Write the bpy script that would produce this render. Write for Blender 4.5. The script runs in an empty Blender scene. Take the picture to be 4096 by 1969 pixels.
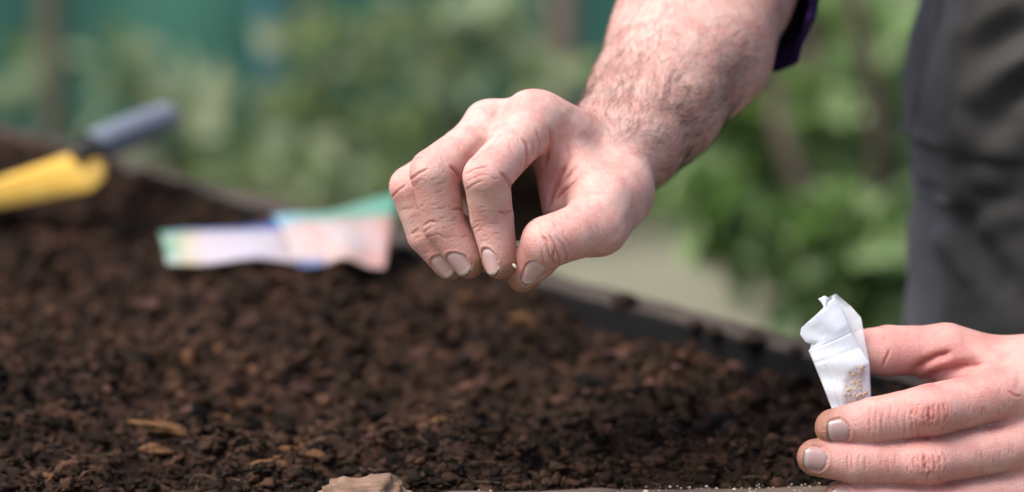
import bpy, bmesh, math, random, os
import numpy as np
from mathutils import Vector, Matrix, noise as mnoise
from mathutils.bvhtree import BVHTree

rng = np.random.default_rng(7)
random.seed(7)
scene = bpy.context.scene
COL = scene.collection

# ------------------------------------------------------------------ camera frame
PITCH = math.radians(13.4)
CAM = np.array([0.0, 0.0, 0.389])
FPX = 100.0 / 36.0 * 4096.0
RGT = np.array([1.0, 0.0, 0.0])
FWD = np.array([0.0, math.cos(PITCH), -math.sin(PITCH)])
UPV = np.array([0.0, math.sin(PITCH), math.cos(PITCH)])
D0 = 1.2
GZ = -.42


def P(px, py, d):
    """a point of the place seen at photo pixel (px, py), d metres from the lens"""
    return CAM + d * (FWD + RGT * ((px - 2048) / FPX) + UPV * ((984.5 - py) / FPX))


def project(v):
    r = v - CAM
    d = r @ FWD
    return np.stack([2048 + FPX * (r @ RGT) / d, 984.5 - FPX * (r @ UPV) / d], -1), d


def camdir(r, u, t):
    """direction from right / up / towards-the-viewer components"""
    v = RGT * r + UPV * u - FWD * t
    return v / np.linalg.norm(v)


def on_ground(px, py, z=0.0):
    k = FWD + RGT * ((px - 2048) / FPX) + UPV * ((984.5 - py) / FPX)
    return CAM + k * ((z - CAM[2]) / k[2])


# ------------------------------------------------------------------ object helpers
def link(o, parent=None):
    COL.objects.link(o)
    if parent is not None:
        o.parent = parent
    return o


def tag(o, label=None, cat=None, group=None, kind=None):
    if label: o['label'] = label
    if cat: o['category'] = cat
    if group: o['group'] = group
    if kind: o['kind'] = kind
    return o


def empty(name, loc=(0, 0, 0)):
    o = bpy.data.objects.new(name, None)
    o.empty_display_size = 0.02
    o.location = loc
    return link(o)


def mesh_obj(name, verts, faces, mats=None, parent=None, smooth=True, attrs=None, matidx=None):
    me = bpy.data.meshes.new(name)
    verts = np.asarray(verts, dtype=np.float32)
    if isinstance(faces, np.ndarray):
        n = faces.shape[1]
        me.vertices.add(len(verts)); me.vertices.foreach_set('co', verts.ravel())
        me.loops.add(faces.size); me.loops.foreach_set('vertex_index', faces.ravel().astype(np.int32))
        me.polygons.add(len(faces))
        me.polygons.foreach_set('loop_start', np.arange(0, faces.size, n, dtype=np.int32))
        me.polygons.foreach_set('loop_total', np.full(len(faces), n, dtype=np.int32))
        me.update(calc_edges=True)
    else:
        me.from_pydata(verts.tolist(), [], faces); me.update()
    if smooth:
        me.polygons.foreach_set('use_smooth', np.ones(len(me.polygons), dtype=bool))
    for m in (mats if isinstance(mats, (list, tuple)) else [mats] if mats else []):
        me.materials.append(m)
    if matidx is not None:
        me.polygons.foreach_set('material_index', np.asarray(matidx, dtype=np.int32))
    for k, a in (attrs or {}).items():
        at = me.attributes.new(k, 'FLOAT', 'POINT')
        at.data.foreach_set('value', np.asarray(a, dtype=np.float32))
    me.validate(clean_customdata=False)
    o = bpy.data.objects.new(name, me)
    return link(o, parent)


def nrm(v):
    v = np.asarray(v, float)
    return v / (np.linalg.norm(v, axis=-1, keepdims=True) + 1e-12)


# ------------------------------------------------------------------ numpy noise
def _hash(ix, iy, iz, seed):
    h = (ix.astype(np.int64) * 374761393 + iy.astype(np.int64) * 668265263 + iz.astype(np.int64) * 2147483647 + seed * 1274126177) & 0xffffffff
    h = ((h ^ (h >> 13)) * 1274126177) & 0xffffffff
    h = h ^ (h >> 16)
    return (h & 0xffffff).astype(np.float32) / 0xffffff


def vnoise(p, seed=0):
    """smooth value noise in -1..1 of points (n,3)"""
    p = np.asarray(p, dtype=np.float32)
    i = np.floor(p).astype(np.int64); f = p - i
    f = f * f * f * (f * (f * 6 - 15) + 10)
    r = np.zeros(len(p), dtype=np.float32)
    for dx in (0, 1):
        wx = f[:, 0] if dx else 1 - f[:, 0]
        for dy in (0, 1):
            wy = f[:, 1] if dy else 1 - f[:, 1]
            for dz in (0, 1):
                wz = f[:, 2] if dz else 1 - f[:, 2]
                r += wx * wy * wz * _hash(i[:, 0] + dx, i[:, 1] + dy, i[:, 2] + dz, seed)
    return r * 2 - 1


def fbm(p, octaves=4, seed=0, gain=0.5, lac=2.03):
    a, s, r = 1.0, 1.0, 0
    for k in range(octaves):
        r = r + a * vnoise(np.asarray(p) * s, seed + k * 17); a *= gain; s *= lac
    return r


# ------------------------------------------------------------------ signed-distance sculpting
def smin(a, b, k):
    h = np.clip(0.5 + 0.5 * (b - a) / k, 0, 1)
    return b + (a - b) * h - k * h * (1 - h)


class Field:
    def __init__(self, lo, hi, h):
        self.lo = np.asarray(lo, float); self.h = h
        self.n = np.ceil((np.asarray(hi) - self.lo) / h).astype(int) + 1
        self.ax = [(self.lo[i] + np.arange(self.n[i]) * h).astype(np.float32) for i in range(3)]

    def new(self):
        return np.full(self.n, 0.06, dtype=np.float32)

    def box(self, pts, m):
        a = np.clip(np.floor((np.min(pts, 0) - m - self.lo) / self.h).astype(int), 0, self.n)
        b = np.clip(np.ceil((np.max(pts, 0) + m - self.lo) / self.h).astype(int) + 1, 0, self.n)
        return tuple(slice(a[i], b[i]) for i in range(3))

    def cone(self, D, a, b, ra, rb, k=0.0015, flat=None):
        """round cone a-b joined into D; flat=(dir, f) squashes it along dir to the fraction f"""
        a = np.asarray(a, np.float32); b = np.asarray(b, np.float32)
        s = self.box([a, b], max(ra, rb) + 0.014)
        if any(q.stop <= q.start for q in s): return
        X = self.ax[0][s[0]][:, None, None] - a[0]
        Y = self.ax[1][s[1]][None, :, None] - a[1]
        Z = self.ax[2][s[2]][None, None, :] - a[2]
        ab = b - a; L2 = float(ab @ ab) + 1e-12
        t = np.clip((X * ab[0] + Y * ab[1] + Z * ab[2]) / L2, 0, 1)
        dx = X - t * ab[0]; dy = Y - t * ab[1]; dz = Z - t * ab[2]
        r = ra + (rb - ra) * t
        if flat is None:
            d = np.sqrt(dx * dx + dy * dy + dz * dz) - r
        else:
            n, f = np.asarray(flat[0], np.float32), flat[1]
            q = dx * n[0] + dy * n[1] + dz * n[2]
            m2 = dx * dx + dy * dy + dz * dz - q * q
            k0 = np.sqrt(np.maximum(m2, 0) + (q / f) ** 2) + 1e-9
            k1 = np.sqrt(np.maximum(m2, 0) + (q / f ** 2) ** 2) + 1e-9
            d = k0 * (k0 - r) / k1
        D[s] = smin(D[s], d, k) if k > 0 else np.minimum(D[s], d)

    def chain(self, D, pts, k=0.0015, flat=None):
        for (a, ra), (b, rb) in zip(pts[:-1], pts[1:]):
            self.cone(D, a, b, ra, rb, k, flat)

    def mesh(self, D):
        """naive surface nets -> verts, quads"""
        n = self.n; S = D < 0
        c = np.zeros(n - 1, dtype=np.int8)
        for dx in (0, 1):
            for dy in (0, 1):
                for dz in (0, 1):
                    c += S[dx:n[0] - 1 + dx, dy:n[1] - 1 + dy, dz:n[2] - 1 + dz]
        act = np.argwhere((c > 0) & (c < 8))
        idx = np.full(n - 1, -1, dtype=np.int32)
        idx[act[:, 0], act[:, 1], act[:, 2]] = np.arange(len(act))
        acc = np.zeros((len(act), 3)); cnt = np.zeros(len(act))
        cor = [(x, y, z) for x in (0, 1) for y in (0, 1) for z in (0, 1)]
        val = [D[act[:, 0] + x, act[:, 1] + y, act[:, 2] + z] for x, y, z in cor]
        for i, ci in enumerate(cor):
            for j, cj in enumerate(cor):
                if j > i and sum(abs(p - q) for p, q in zip(ci, cj)) == 1:
                    m = (val[i] < 0) != (val[j] < 0)
                    t = val[i][m] / (val[i][m] - val[j][m])
                    acc[m] += np.asarray(ci) + t[:, None] * (np.asarray(cj) - np.asarray(ci)); cnt[m] += 1
        V = self.lo + (act + acc / cnt[:, None]) * self.h
        F = []
        for ax in range(3):
            u, v = (ax + 1) % 3, (ax + 2) % 3
            A = np.take(S, range(0, n[ax] - 1), ax); B = np.take(S, range(1, n[ax]), ax)
            e = np.argwhere(A != B)
            e = e[(e[:, u] > 0) & (e[:, v] > 0) & (e[:, u] < n[u] - 1) & (e[:, v] < n[v] - 1)]
            ins = S[e[:, 0], e[:, 1], e[:, 2]]
            def cell(du, dv):
                q = e.copy(); q[:, u] -= du; q[:, v] -= dv
                return idx[q[:, 0], q[:, 1], q[:, 2]]
            f = np.stack([cell(0, 0), cell(1, 0), cell(1, 1), cell(0, 1)], 1)
            f[~ins] = f[~ins][:, ::-1]
            F.append(f)
        F = np.concatenate(F)
        return V, F[(F >= 0).all(1)]


def vert_normals(V, F):
    n = np.cross(V[F[:, 2]] - V[F[:, 0]], V[F[:, 3]] - V[F[:, 1]])
    N = np.zeros_like(V)
    for i in range(4):
        for k in range(3):
            N[:, k] += np.bincount(F[:, i], n[:, k], len(V))
    return nrm(N)


def smooth_mesh(V, F, it=1, lam=0.5, w=None):
    E = np.concatenate([F[:, [0, 1]], F[:, [1, 2]], F[:, [2, 3]], F[:, [3, 0]]])
    deg = np.bincount(E[:, 0], minlength=len(V)) + np.bincount(E[:, 1], minlength=len(V))
    for _ in range(it):
        S = np.stack([np.bincount(E[:, 0], V[E[:, 1], k], len(V)) + np.bincount(E[:, 1], V[E[:, 0], k], len(V)) for k in range(3)], 1)
        d = (S / np.maximum(deg, 1)[:, None] - V) * lam
        V = V + (d if w is None else d * w[:, None])
    return V


def subdivide(V, F):
    """one linear split of every quad, then a smoothing pass"""
    E = np.concatenate([F[:, [0, 1]], F[:, [1, 2]], F[:, [2, 3]], F[:, [3, 0]]])
    Es = np.sort(E, 1); key = Es[:, 0].astype(np.int64) * len(V) + Es[:, 1]
    u, inv = np.unique(key, return_inverse=True)
    mid = (V[u // len(V)] + V[u % len(V)]) / 2
    cen = V[F].mean(1)
    nv, nf = len(V), len(F)
    e = [nv + inv[i * nf:(i + 1) * nf] for i in range(4)]
    c = nv + len(u) + np.arange(nf)
    V2 = np.concatenate([V, mid, cen])
    F2 = np.concatenate([np.stack([F[:, 0], e[0], c, e[3]], 1), np.stack([F[:, 1], e[1], c, e[0]], 1),
                         np.stack([F[:, 2], e[2], c, e[1]], 1), np.stack([F[:, 3], e[3], c, e[2]], 1)])
    return V2, F2
# ------------------------------------------------------------------ hands
MM = 0.001


def RH(x, y, dz, r):
    """right hand: joint from the enlarged view of the photo, depth offset and radius in mm"""
    return (P(1500 + 0.7673 * x, 300 + 0.7673 * y, D0 + dz * MM), r * MM)


def LH(x, y, dz, r):
    return (P(3096 + 0.7018 * x, 1100 + 0.7018 * y, D0 + dz * MM), r * MM)


def lerp(a, b, t):
    return (a[0] + (b[0] - a[0]) * t, a[1] + (b[1] - a[1]) * t)


def finger_pts(mcp, pip, dip, tip, slim=0.95):
    m1 = lerp(mcp, pip, 0.5); m2 = lerp(pip, dip, 0.5)
    return [mcp, (m1[0], m1[1] * slim), pip, (m2[0], m2[1] * (slim + 0.015)), dip, tip]


def build_hand(palm_fn, fingers, extra_fn, h, lo, hi, kweb):
    f = Field(lo, hi, h)
    palm = f.new(); palm_fn(f, palm)
    D = palm.copy()
    for key, pts in fingers.items():
        Fi = f.new(); f.chain(Fi, pts, 0.0007)
        extra_fn(key, f, Fi)
        s = f.box([p for p, r in pts], 0.03)
        D[s] = smin(D[s], smin(palm[s], Fi[s], kweb.get(key, 0.004)), 0.0004)
    return f, D


def bbox_of(chains, m):
    pts = np.array([p for c in chains for p, r in c])
    return pts.min(0) - m, pts.max(0) + m
# ------------------------------------------------------------------ materials
class N:
    """small helper to write node trees"""
    def __init__(self, name):
        self.m = bpy.data.materials.new(name); self.m.use_nodes = True
        self.t = self.m.node_tree; self.t.nodes.clear()
        self.out = self.n('ShaderNodeOutputMaterial')

    def n(self, kind, inp=None, **kw):
        x = self.t.nodes.new(kind)
        for k, v in kw.items(): setattr(x, k, v)
        for k, v in (inp or {}).items(): self.set(x, k, v)
        return x

    def set(self, x, k, v):
        s = x.inputs[k]
        if hasattr(v, 'is_output') or isinstance(v, bpy.types.NodeSocket): self.t.links.new(v, s)
        else: s.default_value = (*v, 1.0) if isinstance(v, tuple) and len(v) == 3 and s.type == 'RGBA' else v

    def co(self, kind='Object'):
        return self.n('ShaderNodeTexCoord').outputs[kind]

    def noise(self, scale, detail=4, rough=.55, vec=None, dist=0.0, out='Fac'):
        return self.n('ShaderNodeTexNoise', {'Scale': scale, 'Detail': detail, 'Roughness': rough, 'Distortion': dist, 'Vector': vec or self.co()}).outputs[out]

    def ramp(self, fac, stops, interp='LINEAR'):
        r = self.n('ShaderNodeValToRGB', {'Fac': fac}); e = r.color_ramp.elements
        r.color_ramp.interpolation = interp
        while len(e) < len(stops): e.new(0.5)
        for x, (p, c) in zip(e, stops):
            x.position = p; x.color = (*c, 1) if isinstance(c, tuple) else (c, c, c, 1)
        return r.outputs['Color']

    def mix(self, fac, a, b, mode='MIX'):
        m = self.n('ShaderNodeMix', data_type='RGBA', blend_type=mode)
        self.set(m, 0, fac); self.set(m, 6, a); self.set(m, 7, b)
        return m.outputs[2]

    def math(self, op, a, b=0.0, clamp=False):
        m = self.n('ShaderNodeMath', operation=op, use_clamp=clamp)
        self.set(m, 0, a); self.set(m, 1, b)
        return m.outputs[0]

    def attr(self, name):
        return self.n('ShaderNodeAttribute', attribute_name=name).outputs['Fac']

    def bump(self, h, strength, dist):
        return self.n('ShaderNodeBump', {'Height': h, 'Strength': strength, 'Distance': dist}).outputs['Normal']

    def bsdf(self, **inp):
        b = self.n('ShaderNodeBsdfPrincipled', {k.replace('_', ' '): v for k, v in inp.items()})
        self.t.links.new(b.outputs[0], self.out.inputs['Surface'])
        return b

    def finish(self, shader):
        self.t.links.new(shader, self.out.inputs['Surface']); return self.m


def m_skin(name, base, warm, brown):
    g = N(name)
    red, dirt = g.attr('red'), g.attr('dirt')
    mott = g.noise(95, 3, .6)
    mot2 = g.noise(420, 4, .65)
    c = g.mix(g.ramp(mott, [(.40, 0.0), (.62, 1.0)]), base, warm)
    c = g.mix(g.math('MULTIPLY', g.ramp(mot2, [(.45, 0.0), (.75, 1.0)]), .45), c, tuple(x * y for x, y in zip(base, (1.05, 1.08, 1.08))))
    blo = g.ramp(g.noise(230, 5, .7, None, .6), [(.50, 0.0), (.70, .42)])
    c = g.mix(blo, c, (.50, .205, .195))
    c = g.mix(g.math('MULTIPLY', g.math('ADD', red, 0.0, True), .8), c, (.52, .150, .130))
    dn = g.ramp(g.noise(700, 5, .7), [(.25, .55), (.75, 1.0)])
    c = g.mix(g.math('MULTIPLY', dirt, dn, True), c, brown)
    c = g.mix(g.attr('soil'), c, (.034, .015, .010))  # painted shade of the palm hollow, a near-black brown
    spots = g.ramp(g.noise(1500, 2, .5), [(.71, 0.0), (.78, 1.0)])
    c = g.mix(g.math('MULTIPLY', g.math('MULTIPLY', spots, dirt), .55), c, (.03, .018, .012))
    vor = g.n('ShaderNodeTexVoronoi', {'Scale': 1350.0, 'Vector': g.co()}, feature='DISTANCE_TO_EDGE').outputs['Distance']
    h = g.math('ADD', g.math('MULTIPLY', g.math('MINIMUM', vor, .25), 1.2), g.math('MULTIPLY', g.noise(900, 5, .7), .8))
    nb = g.bump(h, .5, .0009)
    g.bsdf(Base_Color=c, Roughness=g.ramp(g.noise(600, 3), [(.3, .40), (.7, .60)]), Specular_IOR_Level=.5, Normal=nb,
           Subsurface_Weight=.10, Subsurface_Radius=(1.0, .32, .18), Subsurface_Scale=.0028)
    return g.m


def m_plain(name, col, rough=.6, var=.25, scale=60, bump=.0, bscale=300, bdist=.001, spec=.4, metal=0.0, sheen=0.0, subs=0.0):
    g = N(name)
    n = g.ramp(g.noise(scale, 5, .6), [(.28, 1 - var), (.72, 1 + var)])
    c = g.mix(1.0, col, n, 'MULTIPLY')
    kw = dict(Base_Color=c, Roughness=rough, Specular_IOR_Level=spec, Metallic=metal, Sheen_Weight=sheen)
    if bump: kw['Normal'] = g.bump(g.noise(bscale, 6, .7), bump, bdist)
    g.bsdf(**kw)
    return g.m


def m_nail(name='nail', k=1.0):
    g = N(name)
    v = g.attr('nv')
    c = g.ramp(v, [(.0, (.54, .40, .38)), (.22, (.50, .315, .30)), (.72, (.50, .31, .295)), (.86, (.54, .42, .385)), (.94, (.30, .20, .155)), (1.0, (.06, .036, .024))])
    c = g.mix(g.math('MULTIPLY', g.ramp(g.noise(500, 4, .6), [(.45, 0.0), (.8, 1.0)]), .35), c, (.36, .24, .19))
    c = g.mix(1.0, c, (k, k * .97, k * .97), 'MULTIPLY')
    c = g.mix(g.attr('dirt'), c, (.13, .08, .05))
    g.bsdf(Base_Color=c, Roughness=.34, Specular_IOR_Level=.5, Subsurface_Weight=.1, Subsurface_Radius=(1., .4, .3), Subsurface_Scale=.002)
    return g.m


def m_soil():
    g = N('soil')
    a = g.noise(28, 6, .7); b = g.noise(150, 5, .7); v = g.n('ShaderNodeTexVoronoi', {'Scale': 120.0, 'Vector': g.co(), 'Randomness': 1.0}).outputs['Color']
    c = g.ramp(b, [(.30, (.007, .0043, .0028)), (.5, (.025, .0142, .0084)), (.72, (.056, .0305, .0185))])
    c = g.mix(g.ramp(a, [(.42, 0.0), (.68, .75)]), c, (.050, .025, .019))
    sep = g.n('ShaderNodeSeparateColor', {'Color': v})
    c = g.mix(g.ramp(sep.outputs[0], [(.86, 0.0), (.90, .7)]), c, (.07, .034, .021))
    c = g.mix(g.ramp(sep.outputs[1], [(.78, 0.0), (.84, .85)]), c, (.008, .006, .005))
    g.bsdf(Base_Color=c, Roughness=.95, Specular_IOR_Level=.12, Normal=g.bump(g.noise(520, 6, .8), .8, .002))
    return g.m


def m_clod():
    g = N('clods')
    t = g.attr('tint')
    c = g.ramp(t, [(.0, (.003, .0022, .0018)), (.27, (.015, .0088, .0052)), (.52, (.036, .0200, .0116)), (.76, (.063, .0325, .0196)), (.94, (.092, .044, .029)), (1., (.13, .062, .028))])
    c = g.mix(1.0, c, g.ramp(g.noise(600, 5, .7), [(.25, .45), (.75, 1.5)]), 'MULTIPLY')
    g.bsdf(Base_Color=c, Roughness=.95, Specular_IOR_Level=.12, Normal=g.bump(g.noise(900, 5, .8), .7, .001))
    return g.m


def m_leaf(name, a, b, c):
    g = N(name)
    t = g.attr('tint')
    col = g.ramp(t, [(0.0, a), (.5, b), (1.0, c)])
    d = g.n('ShaderNodeBsdfPrincipled', {'Base Color': col, 'Roughness': .55, 'Specular IOR Level': .3})
    tr = g.n('ShaderNodeBsdfTranslucent', {'Color': g.mix(1.0, col, (1.3, 1.5, .8), 'MULTIPLY')})
    s = g.n('ShaderNodeMixShader', {0: .3, 1: d.outputs[0], 2: tr.outputs[0]})
    return g.finish(s.outputs[0])


def m_glassine():
    g = N('glassine_paper')
    n = g.noise(220, 4, .6)
    d = g.n('ShaderNodeBsdfPrincipled', {'Base Color': (.93, .94, .96), 'Roughness': .42, 'Specular IOR Level': .4,
                                          'Normal': g.bump(g.noise(90, 4, .6), .12, .002)})
    tl = g.n('ShaderNodeBsdfTranslucent', {'Color': (.90, .92, .96)})
    tp = g.n('ShaderNodeBsdfTransparent', {'Color': (.95, .96, 1.0)})
    s = g.n('ShaderNodeMixShader', {0: .30, 1: d.outputs[0], 2: tl.outputs[0]})
    s2 = g.n('ShaderNodeMixShader', {0: g.math('ADD', g.ramp(n, [(.3, .20), (.7, .30)]), g.math('MULTIPLY', g.attr('press'), .50), True), 1: s.outputs[0], 2: tp.outputs[0]})
    return g.finish(s2.outputs[0])


def m_wood(name, a, b, scale=1.0, axis=(1, 0, 0), rough=.85, bump=.6):
    g = N(name)
    mp = g.n('ShaderNodeMapping', {'Vector': g.co()})
    mp.inputs['Scale'].default_value = tuple(6 * scale if k else 90 * scale for k in axis)
    n = g.noise(1.0, 6, .65, mp.outputs[0], .4)
    c = g.ramp(n, [(.3, a), (.7, b)])
    c = g.mix(g.math('MULTIPLY', g.ramp(g.noise(40, 5, .7), [(.45, 0.0), (.7, 1.0)]), .5), c, tuple(x * .45 for x in a))
    g.bsdf(Base_Color=c, Roughness=rough, Specular_IOR_Level=.2, Normal=g.bump(n, bump, .002))
    return g.m


def m_net():
    g = N('netting')
    t = g.noise(3.0, 4, .6)
    c = g.ramp(t, [(.30, (.030, .140, .080)), (.5, (.055, .175, .125)), (.75, (.085, .205, .170))])
    w = g.n('ShaderNodeTexWave', {'Scale': 60.0, 'Vector': g.co()}).outputs['Fac']
    c = g.mix(g.math('MULTIPLY', w, .2), c, (.01, .05, .035))
    g.bsdf(Base_Color=c, Roughness=.7, Specular_IOR_Level=.3)
    return g.m


def m_ground():
    g = N('ground')
    a = g.noise(2.2, 5, .6); b = g.noise(14, 5, .7)
    c = g.ramp(a, [(.30, (.075, .095, .045)), (.45, (.15, .148, .10)), (.66, (.20, .185, .145))])
    c = g.mix(g.ramp(b, [(.45, 0.0), (.75, .5)]), c, (.065, .095, .040))
    g.bsdf(Base_Color=c, Roughness=.95, Specular_IOR_Level=.1)
    return g.m
# ------------------------------------------------------------------ skin creases, nails, hair
def seg_dist(p, poly):
    """distance (px) of points p (n,2) to a polyline, with a taper towards its ends"""
    poly = np.asarray(poly, float)
    best = np.full(len(p), 1e9); tt = np.zeros(len(p))
    L = np.concatenate([[0], np.cumsum(np.linalg.norm(np.diff(poly, axis=0), axis=1))])
    for i in range(len(poly) - 1):
        a, b = poly[i], poly[i + 1]; ab = b - a
        t = np.clip(((p - a) @ ab) / (ab @ ab + 1e-9), 0, 1)
        d = np.linalg.norm(p - a - t[:, None] * ab, axis=1)
        m = d < best
        best[m] = d[m]; tt[m] = (L[i] + t[m] * np.linalg.norm(ab)) / L[-1]
    return best, tt


class Skin:
    def __init__(self, V, F):
        self.V, self.F = V, F
        self.N = vert_normals(V, F)
        self.pix, self.dep = project(V)
        self.red = np.zeros(len(V), np.float32); self.dirt = np.zeros(len(V), np.float32)
        self.disp = np.zeros(len(V)); self.soil = np.zeros(len(V), np.float32)  # soil: mask of the shade painted in the palm
        self.face = (self.N @ -FWD)

    def stroke(self, poly, w, depth, red=.5, ridge=.14, layer=14, grime=.0):
        """press a crease (depth>0) or raise a ridge (depth<0) along a polyline; w and depth in mm"""
        poly = np.asarray(poly, float)
        if ridge: w, depth = w * .80, depth * .85
        lo, hi = poly.min(0) - 80, poly.max(0) + 80
        m = np.where((self.pix > lo).all(1) & (self.pix < hi).all(1) & (self.face > 0.02))[0]
        if not len(m): return
        d, t = seg_dist(self.pix[m], poly)
        d = d / 9.3
        near = d < 1.5
        if not near.any(): return
        z0 = np.percentile(self.dep[m][near], 3)
        keep = self.dep[m] < z0 + layer * MM
        m, d, t = m[keep], d[keep], t[keep]
        tap = np.clip(np.minimum(t, 1 - t) * 5 + .15, 0, 1)
        g = np.exp(-(d / w) ** 2)
        prof = -depth * g + ridge * depth * np.exp(-((d - 2.1 * w) / w) ** 2)
        self.disp[m] += prof * tap * MM
        self.red[m] += red * np.exp(-(d / (w * 1.5)) ** 2) * tap
        if grime: self.dirt[m] = np.maximum(self.dirt[m], grime * np.exp(-(d / (w * .75)) ** 2) * tap)

    def apply(self):
        self.V = self.V + self.N * self.disp[:, None]; self.disp[:] = 0
        self.N = vert_normals(self.V, self.F)

    def blush(self, c, r, amt):
        d = np.linalg.norm(self.V - c, axis=1)
        self.red += amt * np.exp(-(d / (r * MM)) ** 2)

    def nail(self, chains, key, dip, tip, n, width=1.0, s0=-.75, s1=.86, dirty=.7, stain=.8):
        """nail plate on the last joint; returns verts, faces, nv, dirt. also shapes the skin round it"""
        r = tip[1]; T = tip[0]
        a = nrm(tip[0] - dip[0]); n = nrm(n - a * (n @ a)); b = np.cross(a, n)
        thm = math.radians(52) * width
        cu, ce = (.55, .34) if chains is R else (.36, .26)
        near = np.where(np.linalg.norm(self.V - T, axis=1) < 2.4 * r)[0]
        def sd(pts, P_):
            best = np.full(len(P_), 9.)
            for (p0, r0), (p1, r1) in zip(pts[:-1], pts[1:]):
                ab = p1 - p0; t = np.clip((P_ - p0) @ ab / (ab @ ab), 0, 1)
                best = np.minimum(best, np.linalg.norm(P_ - p0 - t[:, None] * ab, axis=1) - (r0 + (r1 - r0) * t))
            return best
        own = sd(chains[key], self.V[near])
        oth = np.min([sd(c, self.V[near]) for k_, c in chains.items() if k_ != key], 0)
        near = near[own < oth]
        q = self.V[near] - T
        s = q @ a; x = q @ b; y = q @ n
        th = np.arctan2(x, y); rho = np.hypot(x, y)
        u = th / thm
        # height of the plate: a low-order fit to the skin under it, levelled towards the free edge
        m = (np.abs(u) < 1.05) & (s > (s0 - .15) * r) & (s < .30 * r)
        B = lambda s, u: np.stack([np.ones_like(s), s / r, u, u * u, u * s / r], 1)
        cf = np.linalg.lstsq(B(s[m], u[m]), rho[m], rcond=None)[0]
        cf[1] = min(cf[1], -.02 * r)
        def hn(ss, uu):
            ss, uu = np.atleast_1d(ss), np.atleast_1d(uu)
            return B(np.minimum(ss, .3 * r), uu) @ cf - .00010 - r * .24 * np.maximum(ss / r - .3, 0) ** 2 - np.maximum(ss - .3 * r, 0) * .12
        c0 = s0 * r + cu * r * np.abs(u) ** 2.3
        c1 = s1 * r - ce * r * np.abs(u) ** 2.6
        dl = (np.abs(u) - 1) * thm * r           # outside sideways
        dc = c0 - s; df = s - c1
        dout = np.maximum(np.maximum(dl, dc), df)
        up = np.abs(th) < 1.9
        inside = (dout < 0) & up
        lim = hn(s, u) - .00035
        pull = np.where(inside & (rho > lim), lim - rho, 0)
        rad = (n[None] * np.cos(th)[:, None] + b[None] * np.sin(th)[:, None])
        wall = np.where(up & (df < 0), .00026 * np.exp(-((dout - .0010) / .0007) ** 2) - .00035 * np.exp(-((dout - .0001) / .00035) ** 2), 0)
        wall = np.where(dout > -.0002, wall, 0)
        self.V[near] += rad * (pull + wall)[:, None]
        line = np.exp(-((dout - .0001) / .00050) ** 2) * up
        fr = np.exp(-((dout - .0003) / .0008) ** 2) * (df > -.001) * up
        pulp = np.clip((s / r + (1.12 if chains is R else 1.25) - .35 * y / r) * .8, 0, 1) * (dout > 0)
        self.dirt[near] = np.maximum(self.dirt[near], np.maximum(np.maximum(line * .5, fr * .9) * dirty, pulp * stain))
        self.dirt[near] = np.where(inside, .1, self.dirt[near])
        nu, nv = 21, 25
        G = []; NVs = []; DT = []
        for j in range(nv):
            v = j / (nv - 1)
            for i in range(nu):
                uu = -1 + 2 * i / (nu - 1)
                sa = s0 * r + cu * r * abs(uu) ** 2.3; sb = s1 * r - ce * r * abs(uu) ** 2.6
                ss = sa + (sb - sa) * v; t = uu * thm
                hh = hn(ss, uu)[0] + .00002 - .0006 * abs(uu) ** 4 - .00055 * max(0, 1 - v * 5) ** 2
                G.append(T + a * ss + (n * math.cos(t) + b * math.sin(t)) * hh)
                NVs.append(v)
                DT.append(max(.0, (abs(uu) - .84) / .16) * .4 * dirty)
        top = np.array(G); low = top - np.tile(n, (len(top), 1)) * .0006
        vs = np.concatenate([top, low]); m = nu * nv
        fs = [(j * nu + i, j * nu + i + 1, (j + 1) * nu + i + 1, (j + 1) * nu + i) for j in range(nv - 1) for i in range(nu - 1)]
        ring = [i for i in range(nu)] + [j * nu + nu - 1 for j in range(1, nv)] + [(nv - 1) * nu + i for i in range(nu - 2, -1, -1)] + [j * nu for j in range(nv - 2, 0, -1)]
        fs += [(ring[k], ring[k] + m, ring[(k + 1) % len(ring)] + m, ring[(k + 1) % len(ring)]) for k in range(len(ring))]
        return vs, np.array(fs), np.array(NVs * 2), np.array(DT * 2)


def nail_bed(f, D, dip, tip, n):
    r = tip[1]; a = nrm(tip[0] - dip[0]); n = nrm(n - a * (n @ a))
    f.cone(D, tip[0] - a * .75 * r + n * .24 * r, tip[0] + a * .30 * r + n * .24 * r, .72 * r, .68 * r, .0012)


rngk = np.random.default_rng(5)


def c1(pts): return [(1500 + .7673 * x, 300 + .7673 * y) for x, y in pts]
def c2(pts): return [(3096 + .7018 * x, 1100 + .7018 * y) for x, y in pts]


# facing of each nail (right, up, towards the viewer), its start and end along the finger in tip radii, its half width
R_NAILS = {'index': (camdir(-.66, -.13, .74), -.88, .72, .66), 'middle': (camdir(-.55, -.36, .75), -1.02, .58, .80),
           'ring': (camdir(-.40, -.32, .86), -1.05, .66, .78), 'thumb': (camdir(.30, -.14, .94), -1.80, .22, .46), 'pinky': (camdir(-.2, -.6, .6), -.8, .7, .9)}
L_NAILS = {'index': (camdir(0, -.22, .97), -.80, .42, .80), 'middle': (camdir(0, -.05, 1), -.57, .74, .82), 'ring': (camdir(0, .0, 1), -.67, .67, .84), 'pinky': (camdir(0, .05, 1), -.7, .7, .84)}


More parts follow.
